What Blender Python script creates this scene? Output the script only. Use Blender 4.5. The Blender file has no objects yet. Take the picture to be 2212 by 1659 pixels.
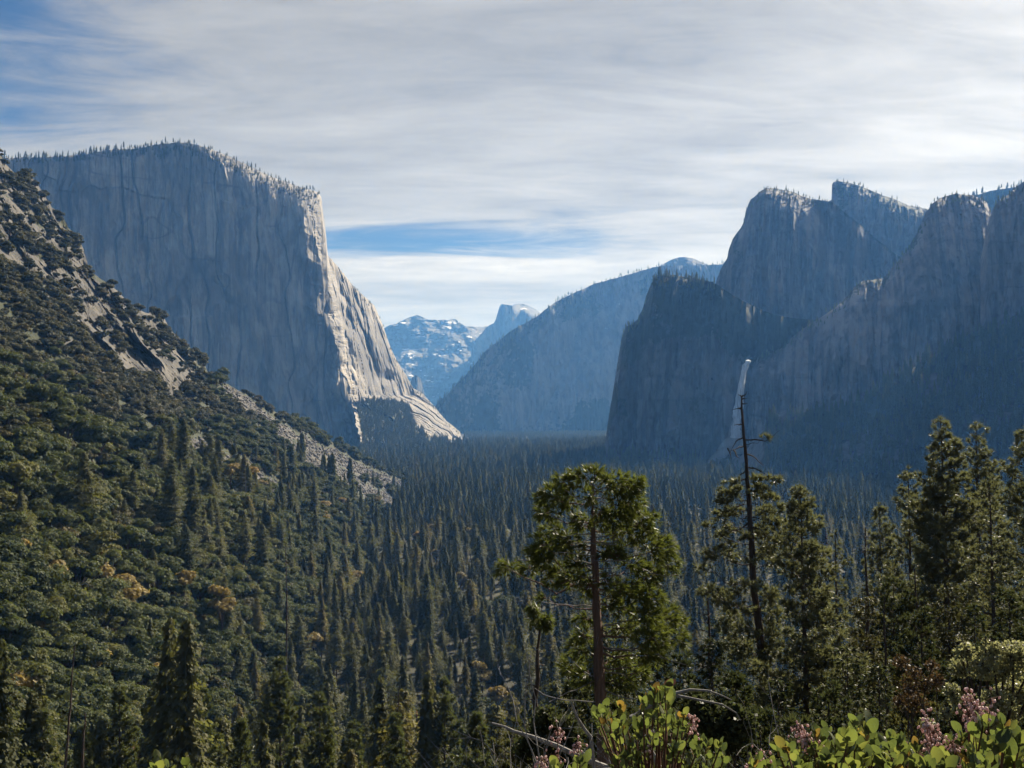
CLOUD_G, CLOUD_0 = .92, 1.0
SKY_TINT = (.20, .30, .43)
SKY_S = .067
EXPOSURE = 1.0
HAZE_C = (.15, .42, 1.0); HAZE_D = 5.0e-5; HAZE_G = .2; HAZE_ABS = (1, 1, 1)
import bpy, math, random
import numpy as np
from mathutils import Vector, Euler
sc = bpy.context.scene
COL = sc.collection
rng = np.random.default_rng(7)
R = math.radians
# ------------------------------------------------------------------ camera
# the photograph is measured on a 2212 x 1659 grid; its horizon lies on row 882
PITCH = math.atan((882 - 829.5) / 2212)
cd = bpy.data.cameras.new("camera"); cam = bpy.data.objects.new("camera", cd); COL.objects.link(cam)
cd.sensor_width = 36; cd.lens = 36; cd.clip_start = 0.05; cd.clip_end = 60000
cam.rotation_euler = (R(90) + PITCH, 0, 0)
sc.camera = cam
CP, SP = math.cos(PITCH), math.sin(PITCH)
def ray(px, py):
    """x/y and z/y of the line of sight through a spot of the photograph"""
    u = (np.asarray(px, float) - 1106) / 2212; v = (829.5 - np.asarray(py, float)) / 2212
    yf = CP - v * SP
    return u / yf, (SP + v * CP) / yf
def at(px, py, Y):
    a, b = ray(px, py); Y = np.asarray(Y, float)
    return np.stack([a * Y, np.broadcast_to(Y, np.broadcast(a, Y).shape), b * Y], -1)
def project(p):
    p = np.asarray(p); d = p[..., 1] * CP + p[..., 2] * SP; v = -p[..., 1] * SP + p[..., 2] * CP
    return 1106 + 2212 * p[..., 0] / d, 829.5 - 2212 * v / d
FLOOR = -150.0
# ------------------------------------------------------------------ noise
def _hash(ix, iy, iz, seed):
    h = (ix.astype(np.uint32) * np.uint32(374761393) + iy.astype(np.uint32) * np.uint32(668265263)
         + iz.astype(np.uint32) * np.uint32(2147483647 - 1013904223) + np.uint32(seed * 974711 + 12345))
    h = (h ^ (h >> np.uint32(13))) * np.uint32(1274126177)
    h = (h ^ (h >> np.uint32(16))) * np.uint32(2246822519)
    return ((h ^ (h >> np.uint32(15))) & np.uint32(0xffffff)).astype(np.float64) / 8388608.0 - 1.0
def noise(x, y, z, seed=0):
    x, y, z = np.broadcast_arrays(np.asarray(x, float), np.asarray(y, float), np.asarray(z, float))
    xi, yi, zi = np.floor(x).astype(np.int64), np.floor(y).astype(np.int64), np.floor(z).astype(np.int64)
    fx, fy, fz = x - xi, y - yi, z - zi
    ux, uy, uz = (f * f * f * (f * (f * 6 - 15) + 10) for f in (fx, fy, fz))
    r = 0
    for dx in (0, 1):
        for dy in (0, 1):
            for dz in (0, 1):
                w = (ux if dx else 1 - ux) * (uy if dy else 1 - uy) * (uz if dz else 1 - uz)
                r = r + w * _hash(xi + dx, yi + dy, zi + dz, seed)
    return r
def fbm(x, y, z, seed=0, octv=5, gain=0.5, lac=2.03):
    r, a = 0, 1.0
    for o in range(octv):
        r = r + a * noise(x, y, z, seed + o * 17); a *= gain; x = x * lac; y = y * lac; z = z * lac
    return r
def ridged(x, y, z, seed=0, octv=4, gain=0.5, lac=2.05):
    r, a = 0, 1.0
    for o in range(octv):
        r = r + a * (1 - 2 * np.abs(noise(x, y, z, seed + o * 31))); a *= gain; x = x * lac; y = y * lac; z = z * lac
    return r
def sstep(a, b, x):
    t = np.clip((x - a) / (b - a), 0, 1); return t * t * (3 - 2 * t)
def curve(pts, x):
    p = np.array(pts, float); return np.interp(x, p[:, 0], p[:, 1])
# ------------------------------------------------------------------ mesh building
def mesh_np(name, V, F, mat_idx=None, mats=(), smooth=False, attrs=None):
    V = np.ascontiguousarray(V, dtype=np.float32); F = np.ascontiguousarray(F, dtype=np.int32)
    me = bpy.data.meshes.new(name)
    k = F.shape[1]
    me.vertices.add(len(V)); me.vertices.foreach_set("co", V.ravel())
    me.loops.add(F.size); me.loops.foreach_set("vertex_index", F.ravel())
    me.polygons.add(len(F)); me.polygons.foreach_set("loop_start", np.arange(0, F.size, k, dtype=np.int32))
    me.polygons.foreach_set("loop_total", np.full(len(F), k, dtype=np.int32))
    if mat_idx is not None: me.polygons.foreach_set("material_index", np.ascontiguousarray(mat_idx, dtype=np.int32))
    me.polygons.foreach_set("use_smooth", np.full(len(F), smooth, dtype=bool))
    for m in mats: me.materials.append(m)
    for an, (typ, dat) in (attrs or {}).items():
        a = me.attributes.new(an, typ, 'POINT')
        a.data.foreach_set('vector' if typ == 'FLOAT_VECTOR' else 'value', np.ascontiguousarray(dat, dtype=np.float32 if 'FLOAT' in typ else np.int32).ravel())
    me.update(calc_edges=True); me.validate()
    return me
def outward(me):
    import bmesh
    bm = bmesh.new(); bm.from_mesh(me); bmesh.ops.recalc_face_normals(bm, faces=bm.faces); bm.to_mesh(me); bm.free()
def link(name, me, parent=None, loc=None):
    o = bpy.data.objects.new(name, me); COL.objects.link(o)
    if parent is not None: o.parent = parent
    if loc is not None: o.location = loc
    return o
def tag(o, label=None, cat=None, group=None, kind=None):
    if label: o['label'] = label
    if cat: o['category'] = cat
    if group: o['group'] = group
    if kind: o['kind'] = kind
    return o
def empty(name, loc=(0, 0, 0)):
    o = bpy.data.objects.new(name, None); COL.objects.link(o); o.location = loc; o.empty_display_size = 0.5; return o
class MB:
    """collects triangles with a material slot"""
    def __init__(s): s.V, s.F, s.M, s.n = [], [], [], 0
    def add(s, V, F, m=0):
        V = np.asarray(V, float).reshape(-1, 3); F = np.asarray(F, int).reshape(-1, 3)
        s.V.append(V); s.F.append(F + s.n); s.M.append(np.full(len(F), m)); s.n += len(V)
    def tube(s, path, radii, sides=6, m=0, rough=0.0, rg=None):
        P = np.asarray(path, float); n = len(P); rad = np.broadcast_to(np.asarray(radii, float), (n,))
        T = np.gradient(P, axis=0); T /= np.linalg.norm(T, axis=1, keepdims=True) + 1e-12
        up = np.where(np.abs(T[:, 2:3]) > 0.9, np.array([[1., 0, 0]]), np.array([[0, 0, 1.]]))
        A = np.cross(T, up); A /= np.linalg.norm(A, axis=1, keepdims=True) + 1e-12; B = np.cross(T, A)
        th = np.arange(sides) * 2 * math.pi / sides
        rr = rad[:, None] * np.ones((1, sides))
        if rough and rg is not None: rr = rr * (1 + rough * rg.uniform(-1, 1, (n, sides)))
        V = P[:, None] + rr[..., None] * (np.cos(th)[None, :, None] * A[:, None] + np.sin(th)[None, :, None] * B[:, None])
        i = np.arange(n - 1)[:, None] * sides; j = np.arange(sides)[None]; k = (j + 1) % sides
        a, b, c, d = (i + j), (i + k), (i + sides + k), (i + sides + j)
        F = np.concatenate([np.stack([a, b, c], -1).reshape(-1, 3), np.stack([a, c, d], -1).reshape(-1, 3)])
        s.add(V.reshape(-1, 3), F, m)
    def mesh(s, name, mats, smooth=False):
        return mesh_np(name, np.concatenate(s.V), np.concatenate(s.F), np.concatenate(s.M), mats, smooth)
    def build(s, name, mats, parent=None, smooth=False, loc=None):
        return link(name, s.mesh(name, mats if isinstance(mats, (list, tuple)) else [mats], smooth), parent, loc)
def unit(v): return v / (np.linalg.norm(v, axis=-1, keepdims=True) + 1e-12)
def rand_dirs(rg, n): return unit(rg.normal(size=(n, 3)))
def cards(C, size, rg, up_bias=0.0, aspect=1.0, D=None, N=None):
    """two-triangle leaf clumps, randomly turned, at the points C"""
    n = len(C); A = rand_dirs(rg, n) if D is None else unit(D + 0.5 * rand_dirs(rg, n))
    N = rand_dirs(rg, n) + np.array([0, 0, up_bias]) if N is None else N
    B = unit(np.cross(N, A)); A = unit(np.cross(B, N))
    s = (np.asarray(size) * rg.uniform(0.6, 1.3, n))[:, None]
    p0 = C - A * s * 0.5; p1 = C + B * s * 0.35 * aspect; p2 = C + A * s * 0.6; p3 = C - B * s * 0.35 * aspect
    V = np.stack([p0, p1, p2, p3], 1).reshape(-1, 3); i = np.arange(n)[:, None] * 4
    return V, np.concatenate([i + [[0, 1, 2]], i + [[0, 2, 3]]])
def blades(C, D, length, width, nb, rg, spread=0.8):
    """bunches of nb narrow needles at each of the points C, fanned about the direction D"""
    n = len(C); C = np.repeat(C, nb, 0); D = np.repeat(D, nb, 0)
    d = unit(D + spread * rand_dirs(rg, n * nb)); w = unit(np.cross(d, rand_dirs(rg, n * nb)))
    L = (length * rg.uniform(0.7, 1.2, n * nb))[:, None]
    V = np.stack([C - w * width, C + w * width, C + d * L], 1).reshape(-1, 3)
    return V, np.arange(n * nb * 3).reshape(-1, 3)
# ------------------------------------------------------------------ node helpers
class NT:
    def __init__(s, tree): s.t = tree; s.n = tree.nodes; s.l = tree.links; s.n.clear()
    def new(s, typ, **kw):
        nd = s.n.new(typ)
        for k, v in kw.items(): setattr(nd, k, v)
        return nd
    def put(s, sock, v):
        if hasattr(v, 'is_linked') or isinstance(v, bpy.types.NodeSocket): s.l.new(v, sock)
        elif v is not None: sock.default_value = v
    def m(s, op, a, b=None, c=None, clamp=False):
        nd = s.new('ShaderNodeMath', operation=op, use_clamp=clamp)
        for i, v in enumerate((a, b, c)):
            if v is not None: s.put(nd.inputs[i], v)
        return nd.outputs[0]
    def mapr(s, v, a, b, c=0.0, d=1.0, smooth=False):
        nd = s.new('ShaderNodeMapRange', interpolation_type='SMOOTHSTEP' if smooth else 'LINEAR')
        s.put(nd.inputs[0], v)
        for i, x in enumerate((a, b, c, d)): s.put(nd.inputs[i + 1], x)
        return nd.outputs[0]
    def mix(s, f, a, b, blend='MIX'):
        nd = s.new('ShaderNodeMix', data_type='RGBA', blend_type=blend)
        s.put(nd.inputs[0], f); s.put(nd.inputs[6], a); s.put(nd.inputs[7], b)
        return nd.outputs[2]
    def noise(s, vec, scale, detail=4.0, rough=0.55, dist=0.0):
        nd = s.new('ShaderNodeTexNoise'); s.put(nd.inputs['Vector'], vec)
        nd.inputs['Scale'].default_value = scale; nd.inputs['Detail'].default_value = detail
        nd.inputs['Roughness'].default_value = rough; nd.inputs['Distortion'].default_value = dist
        return nd.outputs[0]
    def mapping(s, vec, scale=(1, 1, 1), rot=(0, 0, 0), loc=(0, 0, 0)):
        nd = s.new('ShaderNodeMapping'); s.put(nd.inputs[0], vec)
        nd.inputs[1].default_value = loc; nd.inputs[2].default_value = rot; nd.inputs[3].default_value = scale
        return nd.outputs[0]
def rgb(r, g, b): return (r, g, b, 1.0)
def material(name):
    m = bpy.data.materials.new(name); m.use_nodes = True
    return m, NT(m.node_tree)
def out(t, shader): 
    o = t.new('ShaderNodeOutputMaterial'); t.l.new(shader, o.inputs[0])
def rock_mat(name, base=(.30, .29, .275), tan=(.40, .35, .29), dark=(.12, .12, .125), veg=(.035, .045, .022), scale=1.0, vegn=0.0, snow=0.0, streak=7.0, bump=2.5, tanamt=0.5):
    """weathered granite: upright water streaks, tan and dark patches, brush where the mesh carries 'veg', snow on flat tops"""
    m, t = material(name)
    co = t.new('ShaderNodeTexCoord').outputs['Object']; geo = t.new('ShaderNodeNewGeometry')
    st = t.mapping(co, (scale / 22, scale / 22, scale / (22 * streak)))
    n1 = t.noise(st, 1.0, 6, .6, .3)
    n2 = t.noise(t.mapping(co, (scale / 90, scale / 90, scale / 160), loc=(31, 7, 3)), 1.0, 5, .6, .6)
    n3 = t.noise(t.mapping(co, (scale / 7, scale / 7, scale / 16)), 1.0, 4, .6)
    c = t.mix(t.mapr(n2, .45, .66, 0, tanamt), rgb(*base), rgb(*tan))
    n5 = t.noise(t.mapping(co, (scale / 70, scale / 70, scale / (70 * streak * 1.3)), loc=(3, 9, 1)), 1.0, 5, .6, .5)
    c = t.mix(t.mapr(n5, .46, .66, 0, .75), c, rgb(*dark))
    c = t.mix(t.mapr(n1, .47, .66, 0, .9), c, rgb(*dark))
    c = t.mix(t.mapr(t.noise(t.mapping(co, (scale / 40, scale / 40, scale / 120), loc=(11, 2, 8)), 1.0, 4, .6, .8), .62, .70, 0, .6), c, rgb(base[0] * 1.35, base[1] * 1.33, base[2] * 1.3))
    c = t.mix(t.mapr(n3, .35, .7, 0, .45), c, rgb(base[0] * .55, base[1] * .55, base[2] * .57))
    stn = t.new('ShaderNodeAttribute', attribute_name='stain_shade').outputs['Fac']  # mesh tone: water streaks, pale scars, painted crack and grazing shade
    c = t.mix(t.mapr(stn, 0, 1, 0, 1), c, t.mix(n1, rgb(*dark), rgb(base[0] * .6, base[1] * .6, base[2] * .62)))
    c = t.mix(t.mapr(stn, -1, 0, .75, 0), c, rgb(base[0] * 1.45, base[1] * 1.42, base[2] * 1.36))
    at_ = t.new('ShaderNodeAttribute', attribute_name='veg').outputs['Fac']
    n4 = t.noise(t.mapping(co, (scale / 14,) * 3, loc=(5, 5, 5)), 1.0, 4, .65)
    nz = t.new('ShaderNodeSeparateXYZ'); t.l.new(geo.outputs['Normal'], nz.inputs[0])
    v = t.m('ADD', at_, t.m('MULTIPLY', t.m('SUBTRACT', n4, .5), 1.3))
    v = t.m('ADD', v, t.m('MULTIPLY', t.m('SUBTRACT', nz.outputs[2], .35), vegn))
    vv = t.mapr(v, .42, .58)
    vc = t.mix(n3, rgb(veg[0] * .7, veg[1] * .7, veg[2] * .7), rgb(veg[0] * 1.5, veg[1] * 1.45, veg[2] * 1.3))
    c = t.mix(vv, c, vc)
    if snow:
        sn = t.m('ADD', nz.outputs[2], t.m('MULTIPLY', t.m('SUBTRACT', t.noise(t.mapping(co, (1 / 220, 1 / 220, 1 / 120)), 1.0, 6, .65), .5), 1.3))
        c = t.mix(t.mapr(sn, snow, snow + .08), c, rgb(.82, .84, .88))
    b = t.new('ShaderNodeBump'); b.inputs['Strength'].default_value = .8; b.inputs['Distance'].default_value = bump / scale
    t.put(b.inputs['Height'], t.m('ADD', n1, t.m('MULTIPLY', n3, .7)))
    p = t.new('ShaderNodeBsdfPrincipled'); t.put(p.inputs['Base Color'], c); p.inputs['Roughness'].default_value = .85
    p.inputs['Specular IOR Level'].default_value = .25
    t.l.new(b.outputs[0], p.inputs['Normal']); out(t, p.outputs[0]); return m
def leaf_mat(name, c1, c2, transl=.35, gloss=.3, rough=.45, tcol=None, vary=True):
    """foliage that lets some light through; every tree takes its own tone between c1 and c2"""
    m, t = material(name)
    oi = t.new('ShaderNodeObjectInfo').outputs['Random']
    co = t.new('ShaderNodeTexCoord').outputs['Object']
    n = t.noise(co, 1.3, 3, .6)
    f = t.m('ADD', t.m('MULTIPLY', oi, .8), t.m('MULTIPLY', n, .4), clamp=True)
    c = t.mix(f, rgb(*c1), rgb(*c2)); c0_ = c; c = t.mix(t.mapr(oi, .86, .97, 0, .8), c, rgb(c2[0] * 1.25, c2[1] * 1.06, c2[2] * .85))
    c = t.mix(t.mapr(oi, .42, .43, 0, 1), c, t.mix(t.mapr(oi, .43, .52, .6, 0), c, rgb(c1[0] * .75, c1[1] * .9, c1[2] * 1.1)))
    if not vary: c = t.mix(t.noise(co, 1.3, 3, .6), rgb(*c1), rgb(*c2))
    p = t.new('ShaderNodeBsdfPrincipled'); t.put(p.inputs['Base Color'], c)
    p.inputs['Roughness'].default_value = rough; p.inputs['Specular IOR Level'].default_value = gloss
    tr = t.new('ShaderNodeBsdfTranslucent')
    t.put(tr.inputs[0], t.mix(1.0, c, rgb(*(tcol or (1.25, 1.3, .8))), 'MULTIPLY'))
    mx = t.new('ShaderNodeMixShader'); mx.inputs[0].default_value = transl
    t.l.new(p.outputs[0], mx.inputs[1]); t.l.new(tr.outputs[0], mx.inputs[2]); out(t, mx.outputs[0]); return m
def bark_mat(name, c1, c2, scale=6.0, stretch=8.0, dist=.02):
    m, t = material(name)
    co = t.new('ShaderNodeTexCoord').outputs['Object']
    n = t.noise(t.mapping(co, (scale, scale, scale / stretch)), 1.0, 6, .65, .4)
    n2 = t.noise(t.mapping(co, (scale * 3, scale * 3, scale * .8)), 1.0, 3, .6)
    c = t.mix(t.mapr(n, .35, .65), rgb(*c1), rgb(*c2)); c = t.mix(t.mapr(n2, .5, .8, 0, .5), c, rgb(c1[0] * .4, c1[1] * .4, c1[2] * .4))
    b = t.new('ShaderNodeBump'); b.inputs['Strength'].default_value = 1; b.inputs['Distance'].default_value = dist
    t.put(b.inputs['Height'], t.m('ADD', n, t.m('MULTIPLY', n2, .4)))
    p = t.new('ShaderNodeBsdfPrincipled'); t.put(p.inputs['Base Color'], c); p.inputs['Roughness'].default_value = .9
    p.inputs['Specular IOR Level'].default_value = .2
    t.l.new(b.outputs[0], p.inputs['Normal']); out(t, p.outputs[0]); return m
def plain_mat(name, c, rough=.7, c2=None, scale=20.0, transl=0.0):
    m, t = material(name)
    co = t.new('ShaderNodeTexCoord').outputs['Object']
    cc = t.mix(t.noise(co, scale, 3, .6), rgb(*c), rgb(*(c2 or (c[0] * .6, c[1] * .6, c[2] * .6))))
    p = t.new('ShaderNodeBsdfPrincipled'); t.put(p.inputs['Base Color'], cc); p.inputs['Roughness'].default_value = rough
    sh = p.outputs[0]
    if transl:
        tr = t.new('ShaderNodeBsdfTranslucent'); t.put(tr.inputs[0], cc)
        mx = t.new('ShaderNodeMixShader'); mx.inputs[0].default_value = transl
        t.l.new(sh, mx.inputs[1]); t.l.new(tr.outputs[0], mx.inputs[2]); sh = mx.outputs[0]
    out(t, sh); return m
# ------------------------------------------------------------------ sun, sky, air
SUN_AZ, SUN_EL = R(38), R(33)
SUNV = Vector((math.sin(SUN_AZ) * math.cos(SUN_EL), math.cos(SUN_AZ) * math.cos(SUN_EL), math.sin(SUN_EL)))
ld = bpy.data.lights.new("sun", 'SUN'); ld.energy = 5.0; ld.angle = R(.53); ld.color = (1, .93, .82)
sun = bpy.data.objects.new("sun", ld); COL.objects.link(sun); sun.rotation_euler = SUNV.to_track_quat('Z', 'Y').to_euler()
w = bpy.data.worlds.new("World"); sc.world = w; w.use_nodes = True
t = NT(w.node_tree)
sky = t.new('ShaderNodeTexSky', sky_type='NISHITA'); sky.sun_disc = False
sky.sun_elevation = SUN_EL; sky.sun_rotation = SUN_AZ; sky.altitude = 1300; sky.dust_density = 2.6; sky.air_density = 1.0; sky.ozone_density = 1.5
dirn = t.new('ShaderNodeTexCoord').outputs['Generated']
sx = t.new('ShaderNodeSeparateXYZ'); t.l.new(dirn, sx.inputs[0])
az = t.m('ARCTAN2', sx.outputs[0], sx.outputs[1]); el = t.m('ARCSINE', sx.outputs[2])
zz = t.m('ADD', t.m('MAXIMUM', sx.outputs[2], 0.0), .10)
cv = t.new('ShaderNodeCombineXYZ'); t.put(cv.inputs[0], t.m('DIVIDE', sx.outputs[0], zz)); t.put(cv.inputs[1], t.m('DIVIDE', sx.outputs[1], zz))
plane = cv.outputs[0]                                # the cloud deck overhead, seen in perspective
big = t.noise(t.mapping(plane, (.55, .95, 1), (0, 0, R(-18)), (3.1, 1.7, 0)), 1.0, 5, .5, .8)
wisp = t.noise(t.mapping(plane, (1.3, 3.6, 1), (0, 0, R(-14)), (7.3, 2.2, 0)), 1.0, 9, .62, 1.0)
fine = t.noise(t.mapping(plane, (5, 9, 1), (0, 0, R(-14)), (1.3, 5.2, 0)), 1.0, 6, .6, .4)
def blob(a0, e0, wa, we, tilt=0.0):
    da = t.m('SUBTRACT', az, a0); de = t.m('SUBTRACT', t.m('SUBTRACT', el, e0), t.m('MULTIPLY', da, tilt))
    q = t.m('ADD', t.m('POWER', t.m('ABSOLUTE', t.m('DIVIDE', da, wa)), 2.0), t.m('POWER', t.m('ABSOLUTE', t.m('DIVIDE', de, we)), 2.0))
    return t.m('POWER', 2.71828, t.m('MULTIPLY', q, -1.0))
cover = t.m('ADD', t.m('MULTIPLY', big, .75), t.m('MULTIPLY', wisp, .9))
cover = t.m('ADD', cover, t.m('MULTIPLY', fine, .2))            # about .9 on average
slot = blob(-.12, .160, .20, .021, .01)                          # the blue gap above the far peaks
gapl = blob(-.50, .345, .17, .10, -.2)                           # blue at the upper left
gapm = blob(-.52, .245, .12, .03)
low = t.mapr(el, .128, .150, 1, 0, True)
cover = t.m('SUBTRACT', t.m('ADD', cover, .32), t.m('ADD', t.m('MULTIPLY', slot, .66), t.m('ADD', t.m('MULTIPLY', gapl, .44), t.m('MULTIPLY', gapm, .28))))
cover = t.m('ADD', cover, t.m('MULTIPLY', low, .25))
anti = t.m('ADD', t.m('MULTIPLY', sx.outputs[0], -.55), t.m('MULTIPLY', sx.outputs[1], -.84))   # unseen sky cleared behind the viewer to dim and blue the fill
cover = t.m('SUBTRACT', cover, t.mapr(anti, -.15, .5, 0, .7, True))
dens = t.mapr(cover, .62, 1.12, 0, 1, True)
bw = t.new('ShaderNodeRGBToBW'); t.l.new(sky.outputs[0], bw.inputs[0])
lum = t.m('ADD', t.m('MULTIPLY', t.m('POWER', bw.outputs[0], .75), CLOUD_G), CLOUD_0)
lump = t.noise(t.mapping(plane, (1.1, 2.6, 1), (0, 0, R(-10)), (2.2, 9.1, 0)), 1.0, 8, .6, .5)
tex = t.m('ADD', -.24, t.m('ADD', t.m('ADD', t.m('MULTIPLY', wisp, .86), t.m('MULTIPLY', lump, .86)), t.m('ADD', t.m('MULTIPLY', big, .48), t.m('MULTIPLY', fine, .26))))
band = blob(-.02, .140, .24, .013, .03)
def cv_():
    q = t.new('ShaderNodeCombineXYZ'); t.put(q.inputs[0], az); t.put(q.inputs[1], el); return q.outputs[0]
bandn = t.noise(t.mapping(cv_(), (16, 120, 1), (0, 0, R(2))), 1.0, 5, .6, .5)
tex = t.m('ADD', tex, t.m('MULTIPLY', band, t.m('SUBTRACT', t.m('MULTIPLY', bandn, 1.1), .16)))
tex = t.m('SUBTRACT', tex, t.m('MULTIPLY', blob(-.06, .112, .26, .011, .02), .16))
cl = t.new('ShaderNodeCombineColor'); lt = t.m('MULTIPLY', lum, tex)
t.put(cl.inputs[0], t.m('MULTIPLY', lt, 1.03)); t.put(cl.inputs[1], t.m('MULTIPLY', lt, 1.0)); t.put(cl.inputs[2], t.m('MULTIPLY', lt, .95))
skyc = t.mix(1.0, sky.outputs[0], rgb(*SKY_TINT), 'MULTIPLY')
bg = t.new('ShaderNodeBackground'); t.put(bg.inputs[0], t.mix(t.m('MULTIPLY', dens, .94), skyc, cl.outputs[0])); bg.inputs[1].default_value = SKY_S
wo = t.new('ShaderNodeOutputWorld'); t.l.new(bg.outputs[0], wo.inputs[0])
sc.view_settings.view_transform = 'Standard'; sc.view_settings.look = 'None'; sc.view_settings.exposure = EXPOSURE; sc.view_settings.gamma = 1
cy = sc.cycles
cy.max_bounces = 6; cy.diffuse_bounces = 3; cy.glossy_bounces = 2; cy.transmission_bounces = 3; cy.volume_bounces = 1; cy.transparent_max_bounces = 12
cy.use_denoising = True; cy.denoiser = 'OPENIMAGEDENOISE'; cy.use_adaptive_sampling = True; cy.adaptive_threshold = .02
cy.sample_clamp_indirect = 6; cy.caustics_reflective = False; cy.caustics_refractive = False
# the valley air: one even box of thin haze
X0, X1, Y0, Y1, Z0, Z1 = -11000, 11000, -400, 19500, -262, 1650
V = [(x, y, z) for x in (X0, X1) for y in (Y0, Y1) for z in (Z0, Z1)]
hz = link("haze", mesh_np("haze", V, [(0, 1, 3, 2), (4, 6, 7, 5), (0, 4, 5, 1), (2, 3, 7, 6), (0, 2, 6, 4), (1, 5, 7, 3)]))
m, t = material("haze"); pv = t.new('ShaderNodeVolumePrincipled')
pv.inputs['Color'].default_value = rgb(*HAZE_C); pv.inputs['Density'].default_value = HAZE_D; pv.inputs['Anisotropy'].default_value = HAZE_G
if HAZE_ABS is not None: pv.inputs['Absorption Color'].default_value = rgb(*HAZE_ABS)
o = t.new('ShaderNodeOutputMaterial'); t.l.new(pv.outputs[0], o.inputs['Volume'])
hz.data.materials.append(m); outward(hz.data); tag(hz, "thin blue haze filling the whole valley up to the far peaks", "haze", kind="stuff")
# ------------------------------------------------------------------ mountains: each its own body at its own distance
def horizon_ratio(px, py): return ray(px, py)[1]
class Relief: pass
def relief(name, top, base, depth, n, disp=None, attr=None, back=((0, 60, -6), (0, 300, -60), (0, 700, -400), (0, 900, -1300)), mat=None, jag=0.0, jagw=14, gamma=1.0, x0=None, x1=None, rough=None, stain_shade=None):
    """a mountain side as a fine sheet from its foot to its skyline, then over the crest and down behind.
    depth(px, py, v, a, b) gives the distance; disp(P, v, px) moves points toward (-) or away from (+) the valley in metres."""
    nx, ny = n
    tp = np.array(top, float)
    px = np.linspace(x0 if x0 is not None else tp[0, 0], x1 if x1 is not None else tp[-1, 0], nx)
    ty = np.interp(px, tp[:, 0], tp[:, 1])
    if jag: ty = ty + jag * (fbm(px / jagw, 0.5, 0, 91, 4) * .8) 
    by = curve(base, px) if not callable(base) else base(px)
    by = np.maximum(by, ty + 2)
    v = np.linspace(0, 1, ny) ** gamma
    PX = np.broadcast_to(px, (ny, nx)); PY = by + (ty - by) * v[:, None]; VV = np.broadcast_to(v[:, None], (ny, nx))
    a, b = ray(PX, PY)
    Y = depth(PX, PY, VV, a, b)
    P = np.stack([a * Y, Y, b * Y], -1)
    if disp is not None:
        d = disp(P, VV, PX); Y = Y + d
        P = np.stack([a * Y, Y, b * Y], -1)
    r = Relief(); r.P, r.v, r.px, r.py, r.nx, r.ny = P, VV, PX, PY, nx, ny
    veg = np.clip(attr(P, VV, PX, PY), -2, 2) if attr is not None else np.full((ny, nx), -1.0)
    r.veg = veg; st_ = np.clip(stain_shade(P, VV, PX, PY), -1, 1) if stain_shade is not None else np.zeros((ny, nx)); sa = [st_.ravel()] + [st_[-1]] * len(back)
    rows = [P.reshape(-1, 3)]; va = [veg.ravel()]
    rim = P[-1]; out_ = unit(np.stack([rim[:, 0], rim[:, 1], 0 * rim[:, 0]], -1))
    for _, dy, dz in back:
        q = rim + out_ * dy; q[:, 2] = np.maximum(q[:, 2] + dz, FLOOR - 20); rows.append(q); va.append(veg[-1])
    V = np.concatenate(rows); ncol = nx; nr = ny + len(back)
    i = np.arange(nr - 1)[:, None] * ncol + np.arange(ncol - 1)[None]
    F = np.stack([i, i + 1, i + ncol + 1, i + ncol], -1).reshape(-1, 4)
    me = mesh_np(name, V, F, None, [mat], False, {'veg': ('FLOAT', np.concatenate(va)), 'stain_shade': ('FLOAT', np.concatenate(sa))})
    r.obj = link(name, me)
    # area of every cell, for planting
    e1 = P[:-1, 1:] - P[:-1, :-1]; e2 = P[1:, :-1] - P[:-1, :-1]; nn = np.cross(e1, e2)
    r.area = np.linalg.norm(nn, axis=-1); r.nz = np.abs(nn[..., 2]) / (r.area + 1e-9)
    return r
def sample(r, count, mask, rg):
    """count random spots on a relief, weighted by ground area and mask"""
    flat = (r.area * r.nz * mask).ravel(); 
    k = rg.choice(len(flat), size=count, p=flat / flat.sum()); i, j = np.unravel_index(k, r.area.shape)
    f, g = rg.random(count)[:, None], rg.random(count)[:, None]
    P = r.P; p = P[i, j] * (1 - f) * (1 - g) + P[i + 1, j] * f * (1 - g) + P[i, j + 1] * (1 - f) * g + P[i + 1, j + 1] * f * g
    return p, r.px[i, j], r.py[i, j]
def solve_plane(a, b, n, c):  # n.(aY, Y, bY) = c
    return c / (n[0] * a + n[1] + n[2] * b)
def slope_depth(Y0, m):
    """depth on a slope rising m metres per metre from the valley floor at Y0(px)"""
    def f(PX, PY, V, a, b):
        y0 = Y0(PX) if callable(Y0) else Y0
        return (-FLOOR + m * y0) / np.maximum(m - b, .03)
    return f
M_ROCK = rock_mat("granite", base=(.36, .33, .29), tan=(.44, .375, .29), dark=(.11, .105, .10), veg=(.060, .066, .034), tanamt=.7)
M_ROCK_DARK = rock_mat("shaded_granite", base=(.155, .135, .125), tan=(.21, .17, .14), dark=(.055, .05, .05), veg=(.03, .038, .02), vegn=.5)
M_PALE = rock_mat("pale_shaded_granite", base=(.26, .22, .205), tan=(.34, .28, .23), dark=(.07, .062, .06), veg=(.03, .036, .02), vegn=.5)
M_RIDGE = rock_mat("forested_granite", base=(.19, .18, .17), tan=(.24, .22, .20), dark=(.07, .07, .075), veg=(.03, .04, .025), vegn=.35, scale=.5, snow=.96)
M_FAR = rock_mat("alpine_granite", base=(.15, .15, .15), tan=(.18,.17,.165), dark=(.08, .085, .09), scale=.3, veg=(.04, .05, .04), vegn=.1, snow=1.0, bump=6)
M_CRAG = rock_mat("crag", base=(.105, .096, .083), tan=(.16, .14, .115), dark=(.035, .033, .03), veg=(.032, .038, .018), scale=3.0, streak=2.5, vegn=.9, bump=2.0)
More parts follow.
